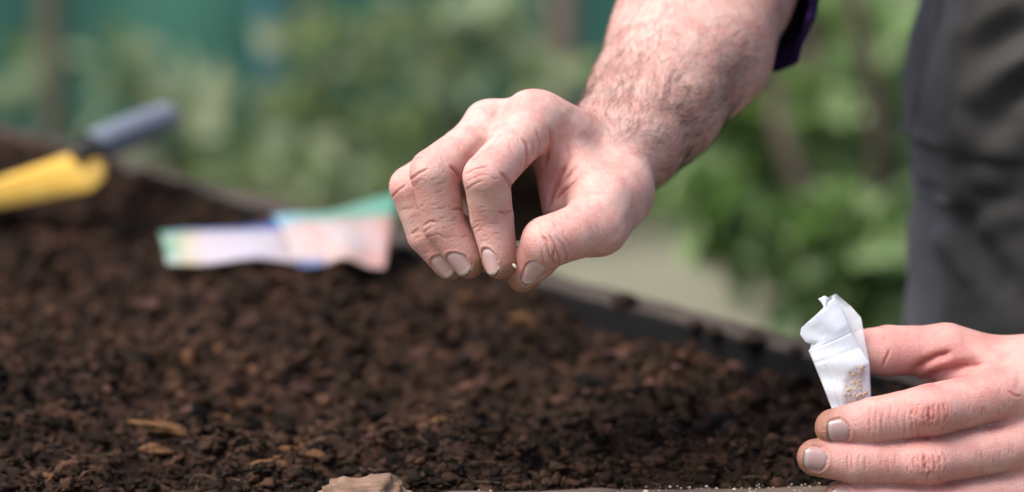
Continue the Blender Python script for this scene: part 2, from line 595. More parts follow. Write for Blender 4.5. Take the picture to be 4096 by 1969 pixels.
def finish_right(V, F):
    V = smooth_mesh(V, F, 3, .5)
    k = Skin(V, F)
    # broad relief: tendons and knuckle hollows
    for poly, w, d in [([(840, 110), (960, 190), (1060, 260), (1130, 330)], 3.2, -.9), ([(1000, 300), (1010, 420), (965, 560)], 4, .9),
                       ([(590, 330), (520, 400), (470, 470)], 3, .8), ([(1240, 870), (1310, 800), (1350, 700), (1370, 610)], 2.2, .35),
                       ([(1190, 905), (1275, 850), (1320, 770)], 1.5, -.5), ([(1060, 700), (1200, 640), (1310, 560)], 4.5, -1.0),
                       ([(1000, 170), (1080, 240), (1150, 300), (1240, 330)], 4.0, .8), ([(620, 170), (660, 230), (640, 320)], 3, .8)]:
        k.stroke(c1(poly), w, d, 0, 0, 40)
    k.apply()
    S = [
        # index finger
        ([(468, 522), (520, 492), (590, 478)], .55, .55, .6), ([(474, 602), (520, 568), (560, 552)], .5, .45, .5), ([(492, 438), (545, 432)], .45, .3, .3),
        ([(470, 560), (540, 525), (600, 520)], .4, .25, .3), ([(712, 596), (694, 548), (655, 508)], .75, 1.1, .9), ([(716, 706), (684, 722), (640, 714)], .6, .8, .8),
        ([(500, 808), (545, 778)], .45, .45, .4), ([(506, 786), (530, 768)], .45, .35, .3), ([(520, 830), (560, 800)], .4, .25, .3),
        ([(778, 520), (800, 430), (795, 365), (768, 328)], .9, .8, .9), ([(850, 470), (862, 350), (838, 268)], .7, .4, .5), ([(880, 470), (922, 360), (922, 295), (905, 272)], .9, .9, 1.0),
        # middle finger
        ([(178, 552), (225, 515), (280, 488)], .6, .65, .7), ([(200, 440), (250, 430)], .5, .4, .4), ([(188, 590), (235, 560)], .4, .25, .3),
        ([(442, 540), (424, 505), (392, 474)], .75, 1.1, 1.0), ([(460, 706), (436, 696), (405, 704)], .65, .9, .9),
        ([(248, 790), (285, 765), (330, 768)], .5, .5, .4), ([(252, 822), (300, 790)], .45, .4, .4), ([(262, 850), (330, 830), (380, 860)], .5, .3, .2),
        # ring finger
        ([(84, 642), (125, 600), (165, 572)], .55, .55, .6), ([(186, 832), (235, 800)], .5, .45, .5), ([(200, 860), (240, 840)], .4, .3, .3),
        # thumb
        ([(862, 826), (896, 880), (908, 935), (932, 985)], .55, .6, .8), ([(900, 822), (938, 880), (960, 950), (962, 1000)], .55, .65, .8), ([(942, 842), (984, 890), (1002, 945), (992, 990)], .5, .5, .5),
        ([(878, 842), (905, 872)], .5, .6, 1.2), ([(935, 905), (928, 950), (940, 990)], .5, .6, 1.2), ([(868, 905), (876, 960), (885, 1020)], .5, .35, .5), ([(975, 830), (1015, 880), (1025, 930)], .45, .25, .3),
        # web of the thumb
        ([(902, 690), (930, 610), (958, 530), (990, 455)], 1.0, 1.5, .7), ([(938, 655), (985, 606), (1040, 560), (1060, 530)], .7, .8, .7), ([(985, 545), (1030, 500), (1060, 470)], .6, .5, .4),
        ([(1010, 345), (1015, 430), (975, 510)], .8, .45, .3), ([(960, 580), (1005, 530), (1030, 480)], .6, .5, .4),
        ([(700, 250), (640, 330), (560, 420)], .7, .35, .2), ([(1010, 600), (1070, 560)], .5, .3, .2)]
    for p0, p1, wd in (((840, 250), (590, 500), 75), ((582, 532), (640, 880), 70), ((600, 300), (320, 480), 75), ((306, 520), (440, 880), 70), ((188, 600), (330, 900), 60), ((1160, 778), (880, 880), 85)):
        p0, p1 = np.array(p0, float), np.array(p1, float); ax = nrm(p1 - p0); pr = np.array([-ax[1], ax[0]])
        for _ in range(16):
            o = p0 + (p1 - p0) * rngk.random() + pr * rngk.uniform(-wd, wd); ln = rngk.uniform(18, 55)
            S.append(([tuple(o), tuple(o + pr * ln + ax * rngk.uniform(-10, 10))], .45, rngk.uniform(.12, .30), .08))
    for poly, w, d, rd in S:
        k.stroke(c1(poly), w, d, rd * .7, grime=.22)
    k.apply()
    for f in ('index', 'middle', 'ring', 'thumb'):
        p = R[f]
        k.blush(p[-1][0], 12, .34); k.blush(p[-2][0], 10, .20)
        if f != 'thumb': k.blush(p[2][0], 11, .30)
    k.blush(RH(900, 560, 20, 0)[0], 15, .6); k.blush(RH(1180, 900, 0, 0)[0], 16, .3); k.blush(RH(930, 900, -8, 0)[0], 13, .42); k.blush(RH(800, 130, 16, 0)[0], 12, .16)
    # shade painted into the hollow of the palm, in a soil colour
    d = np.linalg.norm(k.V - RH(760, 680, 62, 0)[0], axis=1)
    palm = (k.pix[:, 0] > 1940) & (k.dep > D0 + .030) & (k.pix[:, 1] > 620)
    k.soil = (palm * np.clip(1.35 - d / .032, 0, 1)).astype(np.float32)  # mask of the painted shade
    extra = []
    for f, dirty, st in (('index', .95, 1.0), ('middle', .95, .95), ('ring', .8, .85), ('thumb', .9, 1.15), ('pinky', .5, .4)):
        p = R[f]
        n, s0, s1, w = R_NAILS[f]
        extra.append(k.nail(R, f, RH(812, 940, -1, 9) if f == 'thumb' else p[-2], p[-1], n, w, s0, s1, dirty=dirty, stain=st))
    return k, extra


def finish_left(V, F):
    V = smooth_mesh(V, F, 3, .5)
    k = Skin(V, F)
    for poly, w, d in [([(1020, 440), (930, 465), (855, 505), (785, 570)], 2.0, 2.0), ([(1210, 492), (1100, 515), (1000, 552), (900, 592), (830, 605)], 2.6, 2.6), ([(1180, 560), (1400, 600)], 5, -.9),
                       ([(890, 700), (890, 790), (890, 860)], 6, -.7), ([(870, 1000), (865, 1080), (870, 1140)], 6, -.7), ([(1150, 600), (1300, 660), (1425, 720)], 5, -.6), ([(1420, 790), (1300, 850), (1180, 880)], 3, .6)]:
        k.stroke(c2(poly), w, d, .2, 0, 40)
    k.apply()
    def knuckle(cx, cy, h, sc=1.0):
        out = []
        lines = [(-108, .5, .4, 34), (-76, .55, .55, 30), (-44, .5, .6, 20), (-10, .95, 1.2, 4), (18, .55, .7, -10), (46, .5, .55, -22), (80, .6, .7, -34), (118, .5, .35, -36)]
        for dx, w, d, bow in lines:
            if rngk.random() < .12: continue
            x = cx + (dx + rngk.uniform(-9, 9)) * sc; tilt = rngk.uniform(-14, 14)
            t0, t1 = (-rngk.uniform(.35, 1.0), rngk.uniform(.35, 1.0)) if abs(dx) > 12 else (-.5, .45)
            ts = np.linspace(t0, t1, 8)
            q = [(x + bow * t * t + tilt * t + rngk.uniform(-5, 5), cy + h * t) for t in ts]
            if rngk.random() < .4 and abs(dx) > 12:
                out += [(q[:4], w, d * .9, .4), (q[4:], w * .9, d * .7, .3)]
            else: out.append((q, w, d, .4))
        for _ in range(9):
            x, y = cx + rngk.uniform(-120, 120), cy + rngk.uniform(-.8, .8) * h
            out.append(([(x, y), (x + rngk.uniform(-14, 14), y + rngk.uniform(15, 45))], .45, rngk.uniform(.2, .45), .2))
        return out
    S = knuckle(890, 800, 105) + knuckle(868, 1072, 100) + knuckle(985, 1318, 90)
    for _ in range(70):
        x = rngk.uniform(480, 1380); y = (rngk.choice([800, 1068, 1310]) - (x - 900) * .06) + rngk.uniform(-85, 85)
        S.append(([(x, y), (x + rngk.uniform(-12, 12), y + rngk.uniform(20, 60))], .45, rngk.uniform(.12, .3), .08))
    for x in (545, 580, 615, 660, 705, 745, 780):
        S.append(([(x + rngk.uniform(0, 16), rngk.uniform(735, 790) - (x - 580) * .13), (x, 830), (x + rngk.uniform(0, 14), rngk.uniform(860, 930))], .5, .3 if x > 620 else .45, .3))
    for x in (420, 445, 480, 520, 610, 650, 690):
        S.append(([(x + rngk.uniform(0, 14), rngk.uniform(1005, 1040)), (x, 1070), (x + rngk.uniform(0, 12), rngk.uniform(1090, 1140))], .5, .42 if x < 560 else .25, .3))
    S += [([(662, 420), (650, 455), (632, 490), (618, 530)], .6, .7, .5), ([(598, 300), (632, 292)], .6, .6, .3), ([(640, 330), (625, 380)], .5, .3, .3),
          ([(1010, 438), (930, 458), (862, 498), (795, 558)], .8, .9, .8), ([(1210, 495), (1150, 508), (1080, 522), (960, 565)], .8, .6, .8), ([(1110, 505), (1030, 522)], .6, .6, .5),
          ([(1330, 660), (1370, 690), (1410, 690)], .6, .5, 2.0), ([(1290, 640), (1280, 690)], .5, .2, .3)]
    for poly, w, d, rd in S:
        k.stroke(c2(poly), w, d, rd * .6, grime=.24)
    k.apply()
    for f in ('index', 'middle', 'ring'):
        p = L[f]
        k.blush(p[-1][0], 12, .22); k.blush(p[2][0], 13, .46); k.blush(p[4][0], 10, .14)
    k.blush(LH(620, 380, 8, 0)[0], 14, .35); k.blush(LH(900, 500, 12, 0)[0], 16, .5)
    k.red += .10
    extra = []
    for f in ('index', 'middle', 'ring', 'pinky'):
        p = L[f]
        n, s0, s1, w = L_NAILS[f]
        extra.append(k.nail(L, f, p[-2], p[-1], n, w, s0, s1, dirty=1.0, stain=.95))
    return k, extra
R = {}
R['index'] = finger_pts(RH(845, 240, 20, 11.0), RH(582, 532, -12, 10.0), RH(609, 745, -3, 9.2), RH(654, 972, -3, 7.4))
R['middle'] = finger_pts(RH(615, 285, 28, 11.0), RH(306, 508, -1, 10.2), RH(358, 775, 5, 9.2), RH(487, 968, 7, 7.4))
R['ring'] = finger_pts(RH(470, 395, 44, 10.0), RH(188, 585, 16, 9.3), RH(268, 832, 19, 8.4), RH(388, 985, 21, 6.8))
R['pinky'] = finger_pts(RH(420, 500, 60, 9), RH(255, 660, 40, 7.8), RH(440, 815, 44, 7.4), RH(650, 850, 46, 6.6))
R['thumb'] = [RH(1260, 610, 30, 14.0), RH(1160, 778, 4, 12.6), RH(1040, 822, -4, 11.2), RH(897, 872, -8, 11.0), RH(838, 962, -1, 9.0), RH(774, 1036, 3, 7.6)]


def r_palm(f, D):
    W = [RH(1190, 350, 46, 12), RH(1160, 350, 58, 12), RH(1150, 365, 68, 12), RH(1170, 400, 76, 11)]
    K = [R['index'][0], R['middle'][0], R['ring'][0], R['pinky'][0]]
    for w, k in zip(W, K):
        f.cone(D, w[0], k[0], w[1], k[1] * 0.97, 0.008)
    for i in range(3):
        f.cone(D, lerp(W[i], K[i], .8)[0], lerp(W[i + 1], K[i + 1], .8)[0], .0105, .0105, 0.006)
        # skin webs between neighbouring fingers
        a, b = [R[q] for q in ('index', 'middle', 'ring', 'pinky')][i:i + 2]
        p, q = lerp(a[0], a[2], .30)[0], lerp(b[0], b[2], .26)[0]
        f.cone(D, p, q, .0078, .0078, 0.005)
    f.cone(D, RH(640, 255, 27, 0)[0], RH(770, 215, 24, 0)[0], .0082, .0085, 0.006)
    # little-finger side of the palm
    f.cone(D, RH(1140, 560, 80, 0)[0], RH(560, 590, 74, 0)[0], .0150, .0135, 0.008)
    f.cone(D, RH(1120, 690, 74, 0)[0], RH(640, 740, 68, 0)[0], .0125, .0115, 0.008)
    # thumb base and the web towards the index finger
    f.cone(D, RH(1255, 470, 42, 0)[0], R['thumb'][0][0], .016, .0140, .010)
    f.cone(D, R['thumb'][0][0], R['thumb'][1][0], .0140, .0122, .008)
    f.cone(D, RH(1000, 420, 26, 0)[0], RH(1130, 620, 18, 0)[0], .010, .011, .010)
    f.cone(D, RH(905, 400, 30, 0)[0], RH(945, 690, 22, 0)[0], .0070, .0062, .005)
    f.chain(D, R_FORE, 0.006, (R_FLAT, 0.76))


R_FORE = [(P(2450, 600, D0 + .050), .0235), (P(2520, 540, D0 + .058), .0255), (P(2625, 400, D0 + .075), .0315), (P(2762, 180, D0 + .105), .0388),
          (P(2838, -80, D0 + .135), .0425), (P(2935, -380, D0 + .165), .0445), (P(3080, -720, D0 + .19), .044)]
R_FLAT = camdir(-0.45, 0.15, 0.88)


def r_extra(key, f, D):
    nail_bed(f, D, RH(812, 940, -1, 9) if key == 'thumb' else R[key][-2], R[key][-1], R_NAILS[key][0])
    if key == 'index':
        f.cone(D, RH(785, 155, 16, 0)[0], RH(860, 165, 24, 0)[0], .0050, .0050, .008)
    if key == 'middle':
        f.cone(D, RH(555, 215, 25, 0)[0], RH(610, 215, 32, 0)[0], .0050, .005, .008)


def make_right(h):
    lo, hi = bbox_of([*R.values(), R_FORE[:5]], 0.02)
    lo[0] = min(lo[0], -0.06); hi = hi + 0.03
    top = P(2850, -80, D0 + .135)
    hi[2] = top[2] + 0.02
    f, D = build_hand(r_palm, R, r_extra, h, lo, hi, {'thumb': 0.006, 'index': .005})
    return f.mesh(D)
L = {}
L['index'] = finger_pts(LH(1500, 640, 8, 12.0), LH(890, 772, 0, 11.2), LH(570, 833, 0, 10.1), LH(338, 868, 1, 7.8))
L['middle'] = finger_pts(LH(1560, 930, 8, 11.8), LH(868, 1064, 1, 10.3), LH(468, 1066, 0, 9.2), LH(238, 1040, 1, 7.9))
L['ring'] = finger_pts(LH(1560, 1200, 12, 11), LH(980, 1312, 4, 9.8), LH(620, 1296, 3, 8.8), LH(380, 1270, 4, 7.4))
L['pinky'] = finger_pts(LH(1530, 1430, 18, 9.5), LH(1060, 1510, 9, 8.2), LH(800, 1500, 8, 7.4), LH(620, 1480, 9, 6.2))
L['thumb'] = [LH(1330, 590, 30, 14), LH(980, 455, 27, 12.6), LH(800, 430, 26, 10.6), LH(650, 432, 26, 11.0), LH(540, 435, 26, 9.8), LH(470, 436, 26, 8.0)]


def l_palm(f, D):
    W = [LH(2300, 780, 8, 13), LH(2320, 880, 8, 13), LH(2330, 980, 10, 13), LH(2320, 1080, 14, 12)]
    K = [L['index'][0], L['middle'][0], L['ring'][0], L['pinky'][0]]
    for w, k in zip(W, K):
        f.cone(D, w[0], k[0], w[1], k[1] * 0.97, 0.009)
    for i in range(3):
        f.cone(D, lerp(W[i], K[i], .8)[0], lerp(W[i + 1], K[i + 1], .8)[0], .0108, .0108, 0.007)
        f.cone(D, lerp(W[i], K[i], .4)[0], lerp(W[i + 1], K[i + 1], .4)[0], .0115, .0115, 0.007)
        a, b = [L[q] for q in ('index', 'middle', 'ring', 'pinky')][i:i + 2]
        p, q = lerp(a[0], a[2], .25)[0], lerp(b[0], b[2], .22)[0]
        f.cone(D, p + FWD * .002, q + FWD * .002, .0080, .0080, 0.005)
    f.cone(D, LH(2250, 730, 20, 0)[0], L['thumb'][0][0], .017, .0150, .010)
    f.cone(D, L['thumb'][0][0], L['thumb'][1][0], .0150, .0120, .008)
    f.cone(D, LH(1500, 560, 20, 0)[0], LH(2250, 700, 16, 0)[0], .0155, .016, .012)
    f.cone(D, LH(1180, 560, 20, 0)[0], LH(1560, 600, 18, 0)[0], .0085, .012, .008)
    f.chain(D, L_FORE, 0.008, (camdir(.1, .3, .95), 0.72))


L_FORE = [(LH(2280, 900, 12, 0)[0], .0260), (LH(2560, 880, 22, 0)[0], .0275), (LH(3100, 780, 40, 0)[0], .034), (LH(3900, 600, 70, 0)[0], .042), (LH(4800, 380, 100, 0)[0], .045)]


def l_extra(key, f, D):
    if key != 'thumb': nail_bed(f, D, L[key][-2], L[key][-1], L_NAILS[key][0])
    if key in ('index', 'middle', 'ring'):
        p = L[key][2]
        f.cone(D, p[0] - RGT * .004 - FWD * .0035, p[0] + RGT * .004 - FWD * .0035, p[1] * .72, p[1] * .72, .004)


def make_left(h):
    lo, hi = bbox_of([*L.values(), L_FORE[:2]], 0.02)
    f, D = build_hand(l_palm, L, l_extra, h, lo, hi + np.array([.03, .03, .03]), {'thumb': 0.006, 'index': .004})
    return f.mesh(D)
# ------------------------------------------------------------------ the person
QH = float(os.environ.get('HAND_VOX', '0.00055'))
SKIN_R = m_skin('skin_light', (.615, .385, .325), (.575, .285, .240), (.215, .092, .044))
SKIN_L = m_skin('skin_flushed', (.54, .310, .265), (.49, .225, .190), (.20, .086, .040))
NAIL = m_nail(); NAIL_L = m_nail('nail_grimy', .66)

person = empty('person', (0.42, 1.5, GZ))
tag(person, 'person in grey trousers and a dark purple top leaning over to sow seeds by hand', 'person')
INV = np.array(person.location)


def body_island(pts, h, k=.02, flat=None):
    p = np.array([q for q, r in pts]); m = max(r for q, r in pts) + .02
    f = Field(p.min(0) - m, p.max(0) + m, h); D = f.new(); f.chain(D, pts, k, flat)
    return f.mesh(D)


def build_person():
    VS, FS, ATT, MI = [], [], {'red': [], 'dirt': [], 'nv': [], 'soil': []}, []  # soil carries the palm's painted shade
    off = 0

    def add(V, F, mi, red=None, dirt=None, nv=None, soil=None):  # soil: painted shade of the palm
        nonlocal off
        VS.append(V); FS.append(F + off); off += len(V); MI.append(np.full(len(F), mi))
        for n_, a in (('red', red), ('dirt', dirt), ('nv', nv), ('soil', soil)):
            ATT[n_].append(np.zeros(len(V)) if a is None else a)
    skins = []
    for i, (make, fin) in enumerate(((make_right, finish_right), (make_left, finish_left))):
        V, F = make(QH)
        k, nails = fin(V, F)
        add(k.V, k.F, i, np.clip(k.red, 0, 1), np.clip(k.dirt, 0, 1), None, k.soil)  # k.soil: painted palm shade
        for v, f, nv, dt in nails:
            add(v, f, 2 + i, None, dt, nv)
        skins.append(k)
    # upper arms and chest, inside the clothes, joining both arms to one body
    V, F = body_island([(R_FORE[4][0], .026), (R_FORE[5][0], .034), R_FORE[6]] + [(SH_R, .055), (CHEST, .10), (SH_L, .055), (EL_L, .045), (L_FORE[2][0], .030)], .006, .02)
    add(V, F, 0)
    # the joined right arm must not come out through the finer forearm
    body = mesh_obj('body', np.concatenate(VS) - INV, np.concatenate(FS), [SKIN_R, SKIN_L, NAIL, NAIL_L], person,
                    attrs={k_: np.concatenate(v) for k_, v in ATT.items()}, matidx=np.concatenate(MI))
    return skins


EL_R = R_FORE[-1][0]
EL_L = L_FORE[-1][0]
SH_R = np.array([.10, 1.60, .60]); SH_L = np.array([.24, 1.36, .56]); CHEST = np.array([.26, 1.52, .60])
SK_R, SK_L = build_person()


def add_hair():
    """hair of the right forearm and wrist, a few hairs on the fingers"""
    k = SK_R
    A = np.array([p for p, r in R_FORE])
    Vn, Nn = k.V, k.N
    g = k.face
    pix, dep = k.pix, k.dep
    # coordinate along the forearm, 0 at the wrist, in metres
    ax = nrm(A[3] - A[0]); t = (Vn - A[0]) @ ax
    around = nrm(np.cross(ax, FWD))
    q = Vn - A[0] - t[:, None] * ax
    side = (q @ around) / (np.linalg.norm(q, axis=1) + 1e-6)      # -1 thumb side / +1
    dens = np.clip((t + .014) / .03, 0, 1) * (1 - .45 * np.clip((t - .06) / .08, 0, 1))
    patch = np.exp(-((np.abs(side) - .62) / .22) ** 2)
    dens *= .65 + .55 * np.clip(fbm(Vn * 60, 3, 5) * .6 + .55, 0, 1.3) + .6 * patch
    # inner side of the arm is nearly bare
    bare = np.clip((pix[:, 0] - (2700 + (690 - pix[:, 1]) * .62)) / 110, 0, 1) * (g > -.2)
    dens *= 1 - .93 * bare
    dens *= .25 + .75 * np.clip((pix[:, 1] - 60) / 260, 0, 1)
    dens[t < -.012] = 0
    w = dens / dens.sum()
    n = 17000
    idx = rng.choice(len(Vn), n, p=w)
    fi = []
    for f_ in ('middle', 'ring', 'index'):
        p = R[f_]
        c_ = (p[1][0] * .6 + p[0][0] * .4) + camdir(-.5, .8, .2) * p[1][1]
        m = np.where((np.linalg.norm(Vn - c_, axis=1) < .012) & (Nn @ camdir(-.5, .8, .2) > .6))[0]
        if len(m): fi.append(rng.choice(m, 70))
    nf = sum(len(x) for x in fi)
    idx = np.concatenate([idx] + fi)
    base = Vn[idx]; N_ = Nn[idx]; tt = t[idx]
    flow = -ax[None] * .9 + around[None] * (.75 * np.sign(side[idx]) * np.abs(side[idx]) ** .5)[:, None] * -.7
    flow[-nf:] = nrm(np.array([R['middle'][2][0] - R['middle'][0][0]]))
    flow = flow + .45 * np.stack([fbm(base * 90, 2, s) for s in (1, 2, 3)], 1) + rng.normal(0, .22, base.shape)
    flow = flow - N_ * (flow * N_).sum(1, keepdims=True); flow = nrm(flow)
    ln = rng.uniform(.005, .0125, len(idx)); ln[-nf:] = rng.uniform(.002, .004, nf)
    rad = rng.uniform(.000028, .000055, len(idx)); rad[-nf:] *= .6
    lift = rng.uniform(.18, .6, len(idx)); curl = rng.normal(0, .35, len(idx))
    bb = np.cross(N_, flow)
    K = 5; rings = []
    for j in range(K):
        s = j / (K - 1)
        p = base - N_ * .0002 + flow * (ln * s)[:, None] + N_ * (ln * (lift * s - .9 * lift * s * s))[:, None] + bb * (ln * curl * s * s)[:, None]
        r = rad * (1 - .85 * s)
        for a in range(3):
            al = a * 2.094
            rings.append(p + N_ * (r * math.cos(al))[:, None] + bb * (r * math.sin(al))[:, None])
    Vh = np.stack(rings, 1).reshape(-1, 3)
    o = (np.arange(len(idx)) * K * 3)[:, None]
    F = [o + np.array([[j * 3 + a, j * 3 + (a + 1) % 3, (j + 1) * 3 + (a + 1) % 3, (j + 1) * 3 + a]]) for j in range(K - 1) for a in range(3)]
    hm = m_plain('arm_hair', (.095, .060, .040), .5, .4, 200)
    h = mesh_obj('arm_hair', Vh - INV, np.concatenate(F), hm, person)
    tag(h, kind='stuff')


add_hair()


# ------------------------------------------------------------------ clothes
def tube(path, radii, nseg, norm0, fn=None, closed_ends=False):
    """loft along a path; radii = (a, b) across norm0 and across the other way"""
    path = np.asarray(path); T = nrm(np.gradient(path, axis=0))
    V = []
    for i, p in enumerate(path):
        n = nrm(norm0 - T[i] * (norm0 @ T[i])); b = np.cross(T[i], n)
        a = np.arange(nseg) * 2 * np.pi / nseg
        V.append(p + np.cos(a)[:, None] * n * radii[i][0] + np.sin(a)[:, None] * b * radii[i][1])
    V = np.concatenate(V)
    m = len(path)
    F = np.array([(i * nseg + j, i * nseg + (j + 1) % nseg, (i + 1) * nseg + (j + 1) % nseg, (i + 1) * nseg + j) for i in range(m - 1) for j in range(nseg)])
    return V, F


def resample(pts, n):
    pts = np.asarray(pts, float); L = np.concatenate([[0], np.cumsum(np.linalg.norm(np.diff(pts[:, :3], axis=0), axis=1))])
    s = np.linspace(0, L[-1], n)
    return np.stack([np.interp(s, L, pts[:, i]) for i in range(pts.shape[1])], 1)


def sm1(a, it):
    for _ in range(it):
        b = a.copy(); b[1:-1] = (a[:-2] + 2 * a[1:-1] + a[2:]) / 4; a = b
    return a


def add_sweater():
    m = m_plain('purple_knit', (.022, .005, .060), .9, .3, 80, .5, 700, .001, .2, sheen=.03)
    # right sleeve pushed up on the forearm: its hem is cut at a slant
    path = [p for p, r in R_FORE[2:]] + [SH_R]
    path = sm1(resample(path, 60), 6)
    rr = [(.050 + .018 * i / 59 + .0012 * math.sin(i * 1.1) + .0008 * math.sin(i * 2.3),
           .042 + .026 * i / 59 + .0012 * math.sin(i * 1.1 + 1)) for i in range(60)]
    V, F = tube(path, rr, 72, np.cross(nrm(path[8] - path[0]), FWD))
    V += vert_normals(V, F) * (fbm(V * 45, 3, 9) * .0035)[:, None]
    # slanted hem
    ax = nrm(path[14] - path[2]); c = P(2865, -75, D0 + .135); rgt = nrm(RGT - ax * (RGT @ ax))
    cut = (V - c) @ ax + ((V - c) @ rgt) * 0.55 - ((V - c) @ FWD) * -.30 - .004
    keep = cut[F].min(1) > -.004
    # let the hem row lie on the cut line
    hem = (cut > -.006) & (cut < 0)
    V = V - ax * np.where(hem, cut, 0)[:, None]
    F = F[keep]
    inner = V - vert_normals(V, F) * .0028
    Vs, Fs = [V, inner], [F, F[:, ::-1] + len(V)]
    E = np.concatenate([F[:, [0, 1]], F[:, [1, 2]], F[:, [2, 3]], F[:, [3, 0]]])
    key = np.sort(E, 1); kk = key[:, 0].astype(np.int64) * len(V) + key[:, 1]
    u, i0, ct = np.unique(kk, return_index=True, return_counts=True)
    be = E[i0[ct == 1]]
    Fs.append(np.stack([be[:, 1], be[:, 0], be[:, 0] + len(V), be[:, 1] + len(V)], 1))
    n = 2 * len(V)
    # left sleeve, shoulders and torso
    for pts, k in (([(L_FORE[2][0], .044), (L_FORE[3][0], .052), (EL_L, .058), (SH_L, .075)], .02),
                   ([(SH_R, .072), (np.array([.20, 1.50, .60]), .12), (np.array([.38, 1.52, .60]), .145), (np.array([.56, 1.53, .58]), .150)], .05)):
        v, f = body_island(pts, .012, k)
        Vs.append(v + vert_normals(v, f) * (fbm(v * 18, 3, 4) * .008)[:, None]); Fs.append(f + n); n += len(v)
    mesh_obj('sweater', np.concatenate(Vs) - INV, np.concatenate(Fs), m, person)


add_sweater()


def m_trouser():
    g = N('grey_trousers')
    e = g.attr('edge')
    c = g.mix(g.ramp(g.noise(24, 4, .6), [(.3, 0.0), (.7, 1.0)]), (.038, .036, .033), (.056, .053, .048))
    c = g.mix(e, c, (.108, .102, .112))  # paler strip: side light put into the cloth colour
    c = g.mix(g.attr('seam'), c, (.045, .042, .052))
    wv = g.n('ShaderNodeTexWave', {'Scale': 900.0, 'Distortion': 2.0, 'Vector': g.co()}).outputs['Fac']
    g.bsdf(Base_Color=c, Roughness=.85, Specular_IOR_Level=.2, Sheen_Weight=.05, Normal=g.bump(wv, .15, .0006))
    return g.m


def add_trousers():
    m = m_trouser()
    d = 1.38
    prof = [(-900, 3760), (-300, 3715), (0, 3684), (130, 3658), (350, 3632), (540, 3608), (600, 3610), (660, 3618), (760, 3640), (900, 3658), (1140, 3664), (1500, 3672), (1900, 3690)]
    pts = []
    for y, xl in prof:
        r = .088 if y < 0 else .084 - .006 * min(1, y / 1200)
        if 450 < y < 700: r += .003
        p = P(xl + 100, y, d); pts.append([p[0] + r, d * math.cos(PITCH) + .10, p[2], r])
    z0 = pts[-1][2]
    pts.append([pts[-1][0] + .002, pts[-1][1], GZ + .03, .080])
    top = np.array([[.50, 1.50, .60, .115], [.44, 1.52, .40, .10]])
    pts = np.array(list(top) + pts)
    pts = resample(pts, 330)
    nseg = 300
    V, F = tube(pts[:, :3], [(r, r * 1.08) for r in pts[:, 3]], nseg, np.array([-1.0, 0, 0]))
    k = Skin(V, F)
    folds = [([(4150, 60), (3990, 150), (3850, 250)], 9, 5.5), ([(4200, 170), (4000, 300), (3830, 420)], 9, -4.5), ([(4200, 300), (4010, 400)], 8, 4.5),
             ([(3618, 630), (3760, 655), (3920, 680), (4090, 690)], 5, 5.0), ([(3640, 715), (3800, 720), (4090, 705)], 6, -4.5), ([(3660, 760), (3790, 740), (3950, 770)], 5, 3.0),
             ([(3760, 850), (3860, 930), (3960, 1060), (4060, 1180)], 8, 4.5), ([(3730, 900), (3830, 1010), (3900, 1150)], 8, -3.0), ([(4090, 760), (3950, 800), (3820, 880)], 8, 4.0),
             ([(4070, 420), (3960, 520), (3880, 640)], 9, 3.0), ([(3700, 120), (3690, 350), (3650, 520)], 2.2, 2.6), ([(3740, 120), (3730, 330), (3690, 560)], 4, -1.8), ([(3790, 480), (3900, 560), (4060, 600)], 6, -2.6)]
    for poly, w, dd in folds:
        k.stroke(poly, w * .8, dd * 1.35, 0, .35, 120)
    k.apply()
    V = k.V + k.N * (fbm(k.V * 22, 4, 3) * .003)[:, None]
    V = smooth_mesh(V, F, 2)
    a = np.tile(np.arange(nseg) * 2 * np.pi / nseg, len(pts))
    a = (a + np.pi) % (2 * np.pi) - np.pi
    ty = np.repeat(project(pts[:, :3])[0][:, 1], nseg)
    s_ = np.sign(-1.0)
    # side light painted on the strip beside the seam, towards the bed
    pxs = project(V)[0]
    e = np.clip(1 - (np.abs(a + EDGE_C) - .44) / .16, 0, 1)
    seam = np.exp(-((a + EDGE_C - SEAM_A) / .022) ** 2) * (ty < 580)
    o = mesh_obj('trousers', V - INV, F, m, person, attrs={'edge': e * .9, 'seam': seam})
    # the other leg, half a step behind, and the seat
    q = pts[::3].copy(); sh = np.zeros((len(q), 3)); sh[:, 0] = .24; sh[:, 1] = .17
    w = np.clip((q[:, 2] - GZ) / .9, 0, 1)
    q[:, :3] += sh * (1 - .5 * w)[:, None]
    V2, F2 = tube(q[:, :3], [(r * 1.02, r * 1.08) for r in q[:, 3]], 90, np.array([-1.0, 0, 0]))
    V2 += vert_normals(V2, F2) * (fbm(V2 * 20, 4, 8) * .006)[:, None]
    V3, F3 = body_island([(np.array([.52, 1.50, .60]), .13), (np.array([.62, 1.60, .60]), .13)], .012, .03)
    leg = mesh_obj('trouser_leg', np.concatenate([V2, V3]) - INV, np.concatenate([F2, F3 + len(V2)]), m, person,
                   attrs={'edge': np.zeros(len(V2) + len(V3)), 'seam': np.zeros(len(V2) + len(V3))})
    # boots
    bm_ = m_plain('boot_rubber', (.030, .034, .026), .5, .2, 40)
    for x, y in ((pts[-1][0], pts[-1][1]), (q[-1][0], q[-1][1])):
        v, f = body_island([(np.array([x + .01, y, GZ + .10]), .060), (np.array([x, y, GZ + .035]), .052), (np.array([x - .12, y - .02, GZ + .028]), .046), (np.array([x - .17, y - .03, GZ + .025]), .034)], .006, .03)
        v[:, 2] = np.maximum(v[:, 2], GZ - .002)
        mesh_obj('boot', v - INV, f, bm_, person)


EDGE_C, SEAM_A = 0.0, -0.35
add_trousers()
